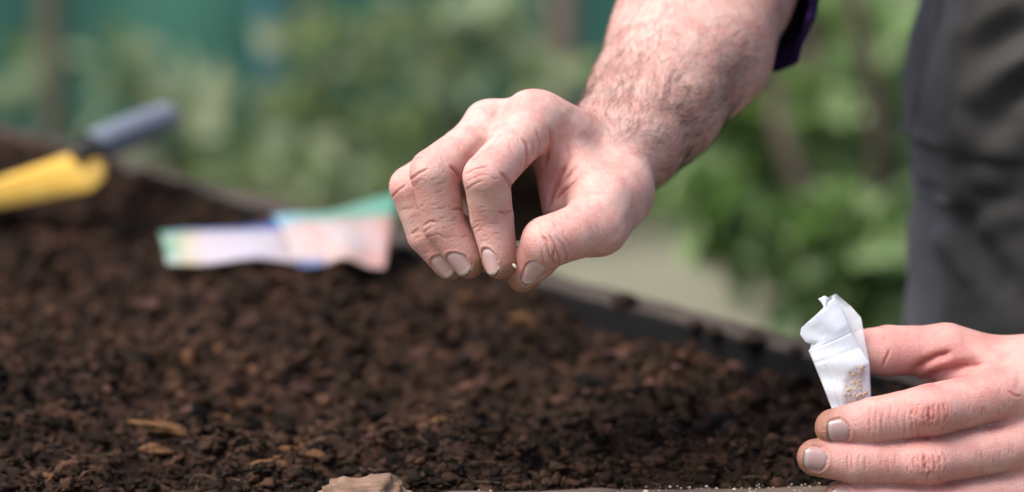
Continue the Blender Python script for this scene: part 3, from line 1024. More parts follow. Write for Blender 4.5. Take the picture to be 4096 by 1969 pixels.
# ------------------------------------------------------------------ raised bed
# inner line of the far board, front line of the near board (in the soil plane)
B1 = on_ground(3400, 1530); B0 = on_ground(850, 826)
BD = nrm(B0 - B1); BN = np.array([BD[1], -BD[0], 0.0])
if BN[1] < 0: BN = -BN                      # points out of the bed, away from the lens
FA = on_ground(2200, 1972); FB = on_ground(3290, 1950)
FD = nrm(FB - FA); FN = np.array([FD[1], -FD[0], 0.0])
if FN[1] > 0: FN = -FN                      # out of the bed, towards the lens


def soil_h(x, y):
    p = np.stack([x, y, np.zeros_like(x)], 1)
    h = .008 * fbm(p * 9, 3, 2) + .0055 * fbm(p * 38, 3, 12) + .0032 * fbm(p * 110, 3, 21)
    h += .0028 * (1 - 2 * np.abs(vnoise(p * 75, 31))) + .0016 * (1 - 2 * np.abs(vnoise(p * 210, 41)))
    db = (x - B1[0]) * BN[0] + (y - B1[1]) * BN[1]      # towards the far board
    h = h - .003 - .003 * np.exp(-(db / .03) ** 2)
    df = -((x - FA[0]) * FN[0] + (y - FA[1]) * FN[1])
    h = (h + .003) * np.clip(df / .030 + .10, .10, 1) - .003 - .002 * np.exp(-(df / .015) ** 2)
    # heaped a little towards the left end
    h += .016 * np.clip((-x - .10) / .30, 0, 1) * np.clip((y - 1.5) / .4, 0, 1)
    return h


def inside_bed(x, y, m=.0):
    return (((x - B1[0]) * BN[0] + (y - B1[1]) * BN[1]) < -m) & (((x - FA[0]) * FN[0] + (y - FA[1]) * FN[1]) < -m)


def add_soil():
    xs = np.arange(-.75, .34, .0017)
    ys = [1.17]
    while ys[-1] < 2.45: ys.append(ys[-1] + .0015 + .0022 * max(0, ys[-1] - 1.25))
    ys = np.array(ys)
    X, Y = np.meshgrid(xs, ys)
    x, y = X.ravel(), Y.ravel()
    z = soil_h(x, y)
    jx = vnoise(np.stack([x, y, y * 0], 1) * 160, 51) * .0012
    V = np.stack([x + jx, y, z], 1)
    nx, ny = len(xs), len(ys)
    I = np.arange(nx * ny).reshape(ny, nx)
    F = np.stack([I[:-1, :-1], I[:-1, 1:], I[1:, 1:], I[1:, :-1]], -1).reshape(-1, 4)
    ok = inside_bed(x, y, -.006)
    F = F[ok[F].all(1)]
    u, inv = np.unique(F, return_inverse=True)
    tag(mesh_obj('soil', V[u], inv.reshape(F.shape), m_soil()), kind='structure')


ICO = None


def ico(sub):
    bm = bmesh.new(); bmesh.ops.create_icosphere(bm, subdivisions=sub, radius=1)
    bm.verts.ensure_lookup_table()
    v = np.array([p.co[:] for p in bm.verts]); f = np.array([[q.index for q in p.verts] for p in bm.faces]); bm.free()
    return v, f


def lump(v, seed, amt=.45, freq=1.2):
    r = 1 + amt * fbm(v * freq + seed * 7.3, 3, seed % 50) + .12 * vnoise(v * 4 + seed, 3)
    return v * r[:, None]


def add_clods():
    v, f = ico(2); v1, f1 = ico(1)
    shapes = [lump(v, s, .8, 1.5) for s in range(40)]; shapes1 = [lump(v1, s, .8, 1.5) for s in range(40)]
    VS, FS, TT = [], [], []; n = 0
    cand = []
    for _ in range(64000):
        d = 1.165 + 1.03 * rng.random() ** 1.9
        x = rng.uniform(-.21, .22) * d; y = d
        cand.append((x, y))
    cand = np.array(cand)
    cand = cand[inside_bed(cand[:, 0], cand[:, 1], .0005)]
    Z = soil_h(cand[:, 0], cand[:, 1])
    TN = fbm(np.stack([cand[:, 0], cand[:, 1], Z], 1) * np.array([30, 22, 10]), 3, 61)
    for (x, y), z, tn in zip(cand, Z, TN):
        s = min(.0036, .00046 * math.exp(abs(rng.normal(0, .85)))) * (1 + .8 * (y - 1.2))
        A = rng.normal(size=(3, 3)); q, _ = np.linalg.qr(A)
        sc = np.array([1.15, rng.uniform(.5, 1.1), rng.uniform(.35, .8)]) * s
        big = s > .0013; ff = f if big else f1
        p = (((shapes if big else shapes1)[rng.integers(40)] * sc) @ q) * np.array([1.15, 1, .75]) + np.array([x, y, z + s * .25])
        VS.append(p); FS.append(ff + n); n += len(p)
        TT.append(np.full(len(p), np.clip(rng.beta(2.0, 2.7) + .22 * tn + (.10 if s > .004 else 0), 0, 1)))
    o = mesh_obj('soil_clods', np.concatenate(VS), np.concatenate(FS), m_clod(), attrs={'tint': np.concatenate(TT)})
    tag(o, kind='stuff')


def add_fibres():
    """fine roots and fibres lying in the soil"""
    VS, FS = [], []; n = 0
    for _ in range(420):
        d = 1.18 + .55 * rng.random() ** 1.5; x = rng.uniform(-.2, .2) * d
        if not inside_bed(np.array([x]), np.array([d]), .004)[0]: continue
        z = soil_h(np.array([x]), np.array([d]))[0]
        L_ = rng.uniform(.004, .016); a = rng.uniform(0, 6.28); dr = np.array([math.cos(a), math.sin(a) * .8, rng.uniform(-.1, .35)])
        b = np.array([x, d, z + .0015]); c_ = rng.normal(0, .35, 3) * L_
        p = [b + dr * L_ * t + c_ * t * (1 - t) * 2 for t in np.linspace(0, 1, 7)]
        v, f = tube(np.array(p), [(r_, r_) for r_ in np.linspace(.00022, .00010, 7) * rng.uniform(.7, 1.5)], 5, np.array([.3, .2, 1.0]))
        VS.append(v); FS.append(f + n); n += len(v)
    tag(mesh_obj('soil_fibres', np.concatenate(VS), np.concatenate(FS), m_plain('fibre', (.12, .075, .045), .9, .5, 120)), kind='stuff')


def add_chips():
    """bark chips and dark lumps that stand out of the soil"""
    v, f = ico(3)
    chip_m = m_plain('bark_chip', (.115, .056, .024), .9, .45, 350, .6, 900, .001, .15)
    pink_m = m_plain('root_chip', (.070, .034, .027), .9, .4, 350, .6, 900, .001, .15)
    dark_m = m_plain('dark_lump', (.005, .004, .0036), .95, .5, 300, .7, 700, .001, .12)
    chips = [(655, 1735, 105, .30, .55, 'broad orange bark chip, the largest one lying on the dark soil'),
             (622, 1803, 58, .5, .6, 'smaller orange bark chip just in front of the largest bark chip'),
             (1137, 1812, 48, .55, .5, 'orange brown bark chip with a rounded back, left of a paler twin'),
             (1272, 1826, 46, .5, .5, 'rounded tan bark chip above the broken pale wood'),
             (1081, 1868, 62, .45, .6, 'orange brown bark chip lying just behind the pale broken wood'),
             (1565, 1922, 42, .4, .5, 'flat orange bark chip right of the pale broken wood'),
             (891, 1588, 36, .9, .5, 'upright orange bark chip in the middle of the soil'),
             (2091, 1300, 48, .7, .5, 'blurred yellow brown chip on the soil below the pinching hand')]
    for i, (px, py, w, hh, dp, lab) in enumerate(chips):
        c = on_ground(px, py, .002); d = (c - CAM) @ FWD
        s = w / FPX * d
        q = lump(v, 100 + i, .55, 1.1) * np.array([s, s * dp, s * hh * .8])
        c[2] = soil_h(c[:1], c[1:2])[0] + s * hh * .6 + .0008
        o = mesh_obj('bark_chip', q, f, chip_m); o.location = c; o.rotation_euler = (rng.uniform(-.2, .2), rng.uniform(-.3, .3), rng.uniform(-.4, .4))
        tag(o, lab, 'bark chip', 'bark chips on the soil')
    small = [(730, 1622, 34), (786, 1376, 42), (1565, 1628, 32), (1291, 1672, 45), (2440, 1770, 22), (1690, 1380, 44), (1830, 1250, 40), (1960, 1460, 55), (2250, 1590, 34), (2350, 1590, 30), (2690, 1520, 42), (2940, 1520, 40),
             (1000, 1290, 50), (600, 1300, 50), (1200, 1500, 42), (430, 1590, 30), (1500, 1760, 36), (980, 1720, 30), (2470, 1450, 44), (2100, 1720, 26)]
    for i, (px, py, w) in enumerate(small):
        c = on_ground(px, py, .002); d = (c - CAM) @ FWD; s = w / FPX * d
        q = lump(v, 200 + i, .5, 1.2) * np.array([s, s * .6, s * .42])
        c[2] = soil_h(c[:1], c[1:2])[0] + s * .26 + .0006
        o = mesh_obj('wood_fleck', q, f, pink_m); o.location = c; o.rotation_euler = (rng.uniform(-.3, .3), rng.uniform(-.3, .3), rng.uniform(-1, 1))
        tag(o, 'small pinkish brown fleck of wood half sunk in the dark soil', 'wood fleck', 'pinkish wood flecks in the soil')
    dark = [(786, 1690, 46, 1.2, 'tall black lump of soil standing beside the largest bark chip'), (1298, 1318, 46, .9, 'blurred round black lump of soil below the colourful seed packet'),
            (583, 1462, 34, .9, 'small black lump of soil on the left of the bed'), (2316, 1510, 90, .4, 'wide flat black lump of soil right of the middle'),
            (2225, 1392, 46, .5, 'small flat black lump close to the far board'), (1565, 1800, 60, .8, 'black lump of soil behind the flat orange chip'), (2900, 1690, 80, .6, 'broad black lump of soil left of the hand with the packet'),
            (1200, 1640, 60, .45, 'low black lump in the middle of the soil')]
    for i, (px, py, w, hh, lab) in enumerate(dark):
        c = on_ground(px, py, .002); d = (c - CAM) @ FWD; s = w / FPX * d
        q = lump(v, 300 + i, .4, 1.3) * np.array([s, s * .7, s * hh])
        c[2] = soil_h(c[:1], c[1:2])[0] + s * hh * .4
        o = mesh_obj('soil_lump', q, f, dark_m); o.location = c
        tag(o, lab, 'soil lump', 'dark lumps in the soil')
    # crumbs lying on the far board
    brd = m_plain('board_crumb', (.034, .023, .017), .95, .4, 300, .6, 700, .001, .12)
    for i, (px, py, w, lab) in enumerate([(2475, 1218, 52, 'largest brown soil crumb on the far board'), (2755, 1305, 42, 'flat soil crumb on the far board right of the largest'), (2990, 1372, 56, 'low heap of soil on the far board left of the paper sachet'),
                                          (3165, 1412, 30, 'dark round soil crumb on the far board beside the paper sachet'), (2830, 1330, 34, 'small soil crumb in the middle of the crumbs on the far board')]):
        c = on_ground(px, py + 6, BTOP); d = (c - CAM) @ FWD; s = w / FPX * d
        q = lump(v, 400 + i, .4, 1.3) * np.array([s, s * .7, s * .6])
        c = c + BN * .004; c[2] = BTOP + s * .22; s *= .85
        o = mesh_obj('soil_crumb', q, f, brd); o.location = c
        tag(o, lab, 'soil crumb', 'soil crumbs on the far board')


BTOP = .007


def plank(name, a, d, n, L0, L1, thick, z0, z1, mat, label, cell=.012, rough=.0012, seed=3):
    """a board standing on edge from a+d*L0 to a+d*L1, thick along n, with a worn surface"""
    bm = bmesh.new()
    nl = int((L1 - L0) / cell); nt = max(4, int(thick / .006)); nz = 6
    V, F = [], []
    prof = [(0, z0), (0, z1 - .004), (.0015, z1 - .001)] + [(thick * k / nt, z1) for k in range(1, nt)] + [(thick - .0015, z1 - .001), (thick, z1 - .004), (thick, z0)]
    prof = np.array(prof); m = len(prof)
    for i in range(nl + 1):
        o = a + d * (L0 + (L1 - L0) * i / nl)
        for t, z in prof: V.append(o + n * t + np.array([0, 0, z]))
    V = np.array(V)
    F = [(i * m + j, i * m + j + 1, (i + 1) * m + j + 1, (i + 1) * m + j) for i in range(nl) for j in range(m - 1)]
    loc = np.stack([(V - a) @ d * 12, (V - a) @ n * 160, V[:, 2] * 120], 1)
    V[:, 2] += fbm(loc, 4, seed) * rough + np.abs(fbm(V * 60, 3, seed + 1)) * rough * .8
    V += n[None] * (fbm(V * 14, 3, seed + 4) * rough * .6)[:, None]
    V = np.concatenate([V, V[:m], V[-m:]])
    faces = [tuple(q) for q in F] + [tuple(range(len(V) - 2 * m, len(V) - m)), tuple(range(len(V) - 1, len(V) - m - 1, -1))]
    org = a + d * (L0 + L1) / 2
    ang = math.atan2(d[1], d[0]); R_ = np.array([[math.cos(ang), math.sin(ang), 0], [-math.sin(ang), math.cos(ang), 0], [0, 0, 1]])
    o = mesh_obj(name, (V - org) @ R_.T, faces, mat)
    o.location = org; o.rotation_euler = (0, 0, ang)
    tag(o, label, 'board')
    return o


def add_boards():
    dark = m_wood('weathered_board', (.034, .026, .021), (.088, .068, .055), 1.0, (1, 0, 0), .9)
    pale = m_wood('front_board', (.05, .036, .027), (.15, .11, .085), 1.0, (1, 0, 0), .9)
    # darker colour for the inner face of the far board
    g = bpy.data.materials
    face = m_plain('board_inner_face', (.0055, .0052, .0054), .9, .3, 40, .3, 200, .001, .12)
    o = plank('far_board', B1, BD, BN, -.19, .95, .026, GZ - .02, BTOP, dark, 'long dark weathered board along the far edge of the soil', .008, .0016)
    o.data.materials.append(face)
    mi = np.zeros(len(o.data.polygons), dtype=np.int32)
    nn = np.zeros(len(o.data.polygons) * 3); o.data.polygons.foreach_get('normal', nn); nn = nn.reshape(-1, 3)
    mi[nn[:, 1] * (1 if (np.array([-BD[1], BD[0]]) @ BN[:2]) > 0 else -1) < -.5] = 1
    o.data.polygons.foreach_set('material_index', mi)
    plank('near_board', FA, FD, FN, -.95, .30, .026, GZ - .02, .0015, pale, 'pale rough board along the near edge of the soil with sawdust on it', .006, .0012, 8)
    # broken pale wood at the bottom edge
    v, f = ico(5)
    s = lump(v, 77, .22, 1.0)
    s = np.sign(s) * np.abs(s) ** .8
    s *= np.array([.0205, .012, .0125])
    fib = fbm(np.stack([s[:, 0] * 120, s[:, 1] * 500, s[:, 2] * 700], 1), 4, 6)
    s += nrm(s) * (fib * .0011)[:, None]
    c = P(1452, 2030, 1.178)
    o = mesh_obj('broken_wood', s, f, m_wood('splintered_wood', (.10, .058, .036), (.32, .205, .145), 1.6, (1, 0, 0), .85, .9)); o.location = c
    o.rotation_euler = (.1, -.04, .1)
    tag(o, 'pale splintered piece of broken wood standing at the near edge of the bed', 'broken wood')
    # sawdust
    v1, f1 = ico(1); VS, FS = [], []; n = 0
    for _ in range(230):
        x = rng.beta(2.6, 1.2) * .22 - .06
        p = FA + FD * x + FN * rng.uniform(.001, .024)
        r = .00026 * math.exp(rng.normal(.2, .4))
        VS.append(v1 * np.array([r * rng.uniform(.8, 1.8), r, r * .7]) + p + np.array([0, 0, .0022 + r * .3])); FS.append(f1 + n); n += len(v1)
    o = mesh_obj('sawdust', np.concatenate(VS), np.concatenate(FS), m_plain('sawdust', (.62, .50, .38), .9, .2, 400)); tag(o, kind='stuff')


add_soil(); add_clods(); add_fibres(); add_boards(); add_chips()
# ------------------------------------------------------------------ paper sachet with seeds
def grid_sheet(left, right, nu, nv, bulge):
    """sheet between two border polylines given bottom to top; bulge(u,v) -> offset towards the viewer"""
    left = resample(np.array(left), nv); right = resample(np.array(right), nv)
    V = np.array([left[j] + (right[j] - left[j]) * i / (nu - 1) for j in range(nv) for i in range(nu)])
    U = np.array([(i / (nu - 1), j / (nv - 1)) for j in range(nv) for i in range(nu)])
    V = V - FWD[None] * np.array([bulge(u, v) for u, v in U])[:, None]
    F = np.array([(j * nu + i, j * nu + i + 1, (j + 1) * nu + i + 1, (j + 1) * nu + i) for j in range(nv - 1) for i in range(nu - 1)])
    return V, F


def add_sachet():
    m = m_glassine()
    S = lambda x, y, dz: P(3096 + .7018 * x, 1100 + .7018 * y, D0 + dz * MM)
    root = empty('paper_sachet', S(440, 800, 9))
    tag(root, 'small torn open white glassine sachet of seeds held between thumb and fingers', 'seed sachet')
    inv = np.array(root.location)
    rr = np.random.default_rng(3)
    z = 11.5
    # front sheet: plain left border, torn top edge
    LB = [S(372, 860, z), S(330, 765, z), S(262, 590, z), S(196, 432, z)]
    RB = [S(545, 860, z + .5), S(550, 700, z + .5), S(542, 500, z), S(440, 330, z + 1.5)]
    nu, nv = 44, 60
    def bul(u, v):
        return (.0050 * math.sin(math.pi * min(1, u * 1.02)) ** .7 * (.45 + .9 * max(0, v - .1)) * (1 - .15 * v)) + .0004 * math.sin(v * 17 + u * 3) + (.0004 * math.exp(-((u - .34) / .04) ** 2)) - .0003 * math.exp(-((v - .83) / .02) ** 2)
    V, F = grid_sheet(LB, RB, nu, nv, bul)
    # pleats on the left third
    U = np.array([(i / (nu - 1), j / (nv - 1)) for j in range(nv) for i in range(nu)])
    pl = np.where((U[:, 0] < .34) & (U[:, 0] > .04), .00028 * np.sin(U[:, 0] / .34 * 2 * np.pi * 6), 0)
    V = V - FWD[None] * pl[:, None]
    # torn flap on top of the front sheet
    flapL = [S(196, 432, z), S(225, 398, z - 1), S(180, 385, z - 2), S(148, 340, z - 3), S(158, 300, z - 3.5), S(186, 280, z - 3.5)]
    flapR = [S(440, 330, z + 1.5), S(425, 270, z + 1), S(395, 200, z + .5), S(360, 150, z), S(340, 128, z), S(318, 150, z)]
    V2, F2 = grid_sheet(flapL, flapR, 30, 26, lambda u, v: .0035 * math.sin(math.pi * u) * (1 - .5 * v) + .0006 * math.sin(u * 9 + v * 4))
    # its upper tongue
    t0 = [S(186, 280, z - 3.5), S(235, 268, z - 3), S(292, 205, z - 2), S(272, 160, z - 1.5), S(252, 136, z - 1)]
    t1 = [S(318, 152, z), S(318, 150, z), S(316, 146, z), S(312, 130, z), S(288, 118, z - .5)]
    V3, F3 = grid_sheet(t0, t1, 12, 14, lambda u, v: .001 * math.sin(math.pi * u))
    mesh = lambda nm, V, F, th: sheet(nm, V, F, th, m, root, inv)
    n = len(V)
    Vf = np.concatenate([V, V2, V3]); Ff = np.concatenate([F, F2 + n, F3 + n + len(V2)])
    px_ = project(Vf)[0]; cx_ = (px_[:, 0] - 3096) / .7018; cy_ = (px_[:, 1] - 1100) / .7018
    # where the seeds press on the glassine it turns clear
    press = np.clip((cy_ - 520) / 50, 0, 1) * np.clip((cx_ - (385 + np.clip(600 - cy_, 0, 90) * .7)) / 30, 0, 1) * np.clip((528 - cx_) / 20, 0, 1)
    press = press * (np.arange(len(Vf)) < n)
    sheet('front_sheet', Vf, Ff, .00012, m, root, inv, {'press': press})
    # back sheet: taller on the right, seen through the open mouth
    zb = z + 2.5
    LB = [S(372, 860, zb), S(300, 680, zb), S(232, 500, zb), S(205, 420, zb + 1), S(240, 300, zb + 3), S(318, 128, zb + 3)]
    RB = [S(545, 860, zb), S(553, 700, zb), S(545, 500, zb), S(520, 380, zb), S(497, 245, zb + .5), S(440, 180, zb + 2), S(352, 110, zb + 3)]
    Vb, Fb = grid_sheet(LB, RB, 36, 60, lambda u, v: -.0022 * math.sin(math.pi * u) * (.3 + v) + .0004 * math.sin(v * 13 + u * 5))
    sheet('back_sheet', Vb, Fb, .00012, m, root, inv, {'press': np.full(len(Vb), .55)})
    # right side fold sticking out by the index finger
    Vs, Fs = grid_sheet([S(522, 740, z + 3), S(524, 640, z + 3), S(540, 575, z + 3)], [S(545, 740, z + 4), S(552, 660, z + 4), S(541, 580, z + 4)], 6, 14, lambda u, v: .0008 * u)
    sheet('side_fold', Vs, Fs, .00012, m, root, inv)
    # seeds lying in the bottom corner
    v, f = ico(2)
    sv = lump(v, 11, .10, 1.4) * np.array([1.0, .72, .62])
    sm = m_plain('seed', (.46, .31, .185), .6, .35, 900, .3, 1500, .0003)
    me = mesh_obj('seed', sv, f, sm)
    me.scale = (.00145,) * 3
    spots = []
    bvh = BVHTree.FromPolygons([tuple(q) for q in V], [tuple(int(a) for a in q) for q in F])
    tries = 0
    while len(spots) < 170 and tries < 14000:
        tries += 1
        y = 770 - 250 * rr.random() ** .95; u = rr.uniform(0, 1)
        x0 = 395 + max(0, 560 - y) * .9 + max(0, y - 640) * .15; x1 = 512 + (8 if y > 560 else 0)
        x = x0 + (x1 - x0) * u
        if y < 560 and abs(x - 465) > 45: continue
        ray = Vector(nrm(S(x, y, z) - CAM)); hit = bvh.ray_cast(Vector(CAM), ray)
        if hit[0] is None: continue
        dz = ((np.array(hit[0]) - CAM) @ FWD - D0) / MM + .95 + rr.uniform(0, 1.5)
        p = S(x, y, dz)
        if all(np.linalg.norm(p - q) > .00118 for q in spots): spots.append(p)
    for i, p in enumerate(spots):
        o = me if i == 0 else link(me.copy())
        o.location = p; o.rotation_euler = tuple(rr.uniform(0, 6.28, 3)); o.scale = tuple(.00145 * rr.uniform(.8, 1.15) for _ in range(3))
        tag(o, 'small pale seed among others inside the white glassine sachet', 'seed', 'seeds inside the sachet')
    o = link(me.copy()); o.data = me.data.copy(); o.data.materials[0] = m_plain('cream_seed', (.72, .60, .44), .55, .2, 900); o.location = RH(728, 996, -8.6, 0)[0]; o.rotation_euler = (.3, .9, .2); o.scale = (.0013, .0011, .0011)
    tag(o, 'single cream seed pinched between thumb and index finger', 'seed')
    if 'group' in o: del o['group']


def sheet(name, V, F, th, m, root, inv, attrs=None):
    Nn = vert_normals(V, F)
    n = len(V)
    E = np.concatenate([F[:, [0, 1]], F[:, [1, 2]], F[:, [2, 3]], F[:, [3, 0]]])
    o = mesh_obj(name, V - inv, F, m, root, attrs=attrs)
    md = o.modifiers.new('paper', 'SOLIDIFY'); md.thickness = th
    return o


add_sachet()


# ------------------------------------------------------------------ printed seed packet lying on the soil
def add_packet(a, b, c, dd, stops, tops, low_c, label, wv):
    nu, nv = 60, 34
    V, U = [], []
    for j in range(nv):
        v = j / (nv - 1)
        for i in range(nu):
            u = i / (nu - 1)
            p = (a * (1 - u) + b * u) * (1 - v) + (dd * (1 - u) + c * u) * v
            sag = .003 * math.sin(math.pi * u) * v - .004 * math.sin(math.pi * v) * (1 - u) + .0008 * math.sin(u * 9 + v * 4)
            wav = wv * math.exp(-((u - .55) / .2) ** 2) * (1 - v)
            V.append(p + np.array([0, 0, -sag + wav])); U.append((u, v))
    top = np.array(V); F = np.array([(j * nu + i, j * nu + i + 1, (j + 1) * nu + i + 1, (j + 1) * nu + i) for j in range(nv - 1) for i in range(nu - 1)])
    U = np.array(U)
    puff = (.0035 * (np.sin(np.pi * U[:, 0]) * np.sin(np.pi * U[:, 1])) ** .5)
    Nn = vert_normals(top, F)
    if Nn[:, 2].mean() < 0: Nn = -Nn
    up = top + Nn * (puff + .0003)[:, None]; dn = top - Nn * (puff * .6 + .0003)[:, None]
    m = nu * nv
    ring = list(range(nu)) + [j * nu + nu - 1 for j in range(1, nv)] + [(nv - 1) * nu + i for i in range(nu - 2, -1, -1)] + [j * nu for j in range(nv - 2, 0, -1)]
    R_ = np.array([(ring[k], ring[k] + m, ring[(k + 1) % len(ring)] + m, ring[(k + 1) % len(ring)]) for k in range(len(ring))])
    g = N('printed_paper')
    u, v = g.attr('u'), g.attr('v')
    nz = g.noise(30, 3, .5)
    uu = g.math('ADD', u, g.math('MULTIPLY', g.math('SUBTRACT', nz, .5), .10)); vv = g.math('ADD', v, g.math('MULTIPLY', g.math('SUBTRACT', nz, .5), .18))
    c = g.ramp(uu, stops)
    c = g.mix(g.ramp(g.noise(55, 3, .6), [(.48, 0.0), (.6, .55)]), c, (.90, .88, .90))
    stripe = g.ramp(vv, [(.58, 0.0), (.72, 1.0)])
    top_c = g.ramp(uu, tops)
    c = g.mix(stripe, c, top_c)
    if low_c: c = g.mix(g.math('MULTIPLY', g.ramp(vv, [(.04, .95), (.14, 0.0)]), g.ramp(uu, [(.28, 1.0), (.36, 0.0)])), c, low_c)
    c = g.mix(1.0, c, (.44, .425, .43), 'MULTIPLY')
    g.bsdf(Base_Color=c, Roughness=.45, Specular_IOR_Level=.4)
    lb = m_plain('packet_back', (.03, .06, .16), .5, .1)
    org = (a + b + c_mean(top) * 0) / 2
    VV = np.concatenate([up, dn]) - org
    FF = np.concatenate([F, F[:, ::-1] + m, R_])
    o = mesh_obj('seed_packet', VV, FF, [g.m, lb], attrs={'u': np.tile(U[:, 0], 2), 'v': np.tile(U[:, 1], 2)}, matidx=np.concatenate([np.zeros(len(F)), np.ones(len(F)), np.zeros(len(R_))]))
    o.location = org
    tag(o, label, 'seed packet', 'printed packets lying on the soil')


def c_mean(v): return v.mean(0)


add_packet(on_ground(668, 1056, .011), on_ground(1330, 1052, .011), P(1400, 838, 1.67), P(638, 935, 1.64),
           [(0.0, (.22, .52, .36)), (.07, (.42, .66, .40)), (.13, (.86, .74, .42)), (.24, (.88, .76, .82)), (.5, (.80, .76, .90)), (.75, (.90, .74, .74)), (1.0, (.90, .66, .62))],
           [(0.0, (.22, .52, .36)), (.12, (.20, .45, .62)), (.22, (.05, .16, .60)), (.75, (.06, .20, .62)), (1.0, (.34, .62, .82))], None,
           'printed seed packet with a blue top edge and a green end lying near the trowel', .002)
add_packet(on_ground(1190, 1066, .013), on_ground(1540, 1070, .013), P(1592, 772, 1.645), P(1090, 866, 1.63),
           [(0.0, (.86, .70, .66)), (.3, (.90, .58, .52)), (.6, (.90, .66, .60)), (.85, (.88, .48, .42)), (1.0, (.80, .42, .36))],
           [(0.0, (.36, .66, .84)), (.25, (.34, .66, .56)), (.6, (.27, .52, .40)), (1.0, (.20, .58, .40))], (.03, .13, .42),
           'peach pink printed seed packet with a green top edge overlapping another', .004)


# ------------------------------------------------------------------ hand trowel
def add_trowel():
    root = empty('hand_trowel', P(330, 690, 1.74))
    tag(root, 'hand trowel with yellow blade and grey handle lying at the left end of the bed', 'trowel')
    inv = np.array(root.location)
    g = N('yellow_paint')
    sc = g.ramp(g.noise(26, 6, .7), [(.48, 0.0), (.66, .75)])
    yc = g.mix(g.ramp(g.noise(60, 4, .6), [(.3, 0.0), (.7, 1.0)]), (.74, .40, .045), (.84, .56, .12))
    g.bsdf(Base_Color=g.mix(sc, yc, (.30, .17, .06)), Roughness=g.ramp(sc, [(0.0, .28), (.8, .7)]), Specular_IOR_Level=.5)
    yel = g.m
    grey = m_plain('grey_rubber', (.17, .185, .23), .35, .15, 40, .1, 200)
    blk = m_plain('dark_socket', (.030, .022, .012), .5, .2, 40)
    # blade: a dished sheet from the shoulder (right) to the point (left, beyond the picture)
    ax0 = P(415, 662, 1.715); ax1 = P(-620, 950, 1.64)
    d = ax1 - ax0; L = np.linalg.norm(d); d = d / L
    side = nrm(np.cross(d, nrm(-FWD * .75 + UPV * .65))); nn = np.cross(side, d)
    if nn @ UPV < 0: nn = -nn
    nu, nv = 40, 60
    V = []
    for j in range(nv):
        t = (j / (nv - 1)) ** 1.8
        hw = .0165 * (min(1, (t * L / .016)) ** .5 if t * L < .016 else 1) * (1.12 - .55 * min(1, t * 1.8)) * (1 if t < .6 else math.sqrt(max(0.0004, 1 - ((t - .6) / .4) ** 2.2)))
        for i in range(nu):
            u = -1 + 2 * i / (nu - 1)
            V.append(ax0 + d * (L * t) + side * (hw * u) + nn * (.009 * (1 - u * u) * min(1, .35 + t * 3) + .0015 * math.exp(-(u / .12) ** 2)))
    V = np.array(V); F = np.array([(j * nu + i, j * nu + i + 1, (j + 1) * nu + i + 1, (j + 1) * nu + i) for j in range(nv - 1) for i in range(nu - 1)])
    o = mesh_obj('blade', V - inv, F, yel, root); md = o.modifiers.new('sheet', 'SOLIDIFY'); md.thickness = .0022; md.offset = -1
    # socket and handle
    h0 = P(326, 612, 1.712); h1 = P(378, 585, 1.738); h2 = P(672, 468, 1.795)
    v, f = body_island([(h0 - (h1 - h0) * .3, .0045), (h0, .0062), (h1, .0080)], .0012, .002)
    mesh_obj('socket', v - inv, f, blk, root)
    path = resample([h1 - (h2 - h1) * .06, h1, h2], 40)
    rr = [(.0091 + .0011 * math.sin(i / 39 * 3.0) + .0004 * math.sin(i * 1.6), ) * 2 for i in range(40)]
    vt, ft = tube(path, rr, 40, UPV)
    cap = []
    n = len(vt)
    e = nrm(path[-1] - path[-2])
    caps = [vt]; faces = [ft]
    prev = np.arange(39 * 40, 40 * 40)
    for k_, (s, q) in enumerate(((.85, .0022), (.55, .0036), (.02, .0040))):
        ringv = path[-1] + e * q + (vt[39 * 40:] - path[-1]) * s
        caps.append(ringv); idx = np.arange(n, n + 40); n += 40
        faces.append(np.stack([prev, np.roll(prev, -1), np.roll(idx, -1), idx], 1)); prev = idx
    mesh_obj('handle', np.concatenate(caps) - inv, np.concatenate(faces), grey, root)


add_trowel()
# ------------------------------------------------------------------ garden behind the bed


def add_ground():
    xs = np.concatenate([np.linspace(-60, -4, 15), np.linspace(-3.5, 3.5, 90), np.linspace(4, 60, 15)])
    ys = np.concatenate([np.linspace(-6, .5, 8), np.linspace(.8, 7, 90), np.linspace(8, 120, 20)])
    X, Y = np.meshgrid(xs, ys); x, y = X.ravel(), Y.ravel()
    p = np.stack([x, y, x * 0], 1)
    z = GZ + .03 * fbm(p * .8, 3, 3) * np.clip((y - 1.9) / 1.0, 0, 1) + .012 * fbm(p * 5, 3, 8)
    nx = len(xs); I = np.arange(len(x)).reshape(len(ys), nx)
    F = np.stack([I[:-1, :-1], I[:-1, 1:], I[1:, 1:], I[1:, :-1]], -1).reshape(-1, 4)
    tag(mesh_obj('ground', np.stack([x, y, z], 1), F, m_ground()), kind='structure')
    # short grass
    VS, FS, T = [], [], []; n = 0
    for _ in range(9000):
        y = 1.9 + 2.2 * rng.random(); x = rng.uniform(-.24, .24) * y * 1.1
        if fbm(np.array([[x * 1.3, y * 1.3, 0]]), 2, 77)[0] < -.05 + (.25 if x > .1 and y < 3.6 else -.1): continue
        h = rng.uniform(.015, .06); a = rng.uniform(0, 6.28); ln = rng.uniform(-.03, .03, 2); w = .003
        b = np.array([x, y, GZ - .01]); s = np.array([math.cos(a), math.sin(a), 0]) * w
        VS += [b - s, b + s, b + np.array([ln[0], ln[1], h]) + s * .2, b + np.array([ln[0], ln[1], h]) - s * .2]
        FS.append((n, n + 1, n + 2, n + 3)); n += 4; T += [rng.random()] * 4
    o = mesh_obj('grass', np.array(VS), np.array(FS), m_leaf('grass', (.05, .09, .025), (.075, .125, .035), (.14, .16, .07)), attrs={'tint': T}); tag(o, kind='stuff')


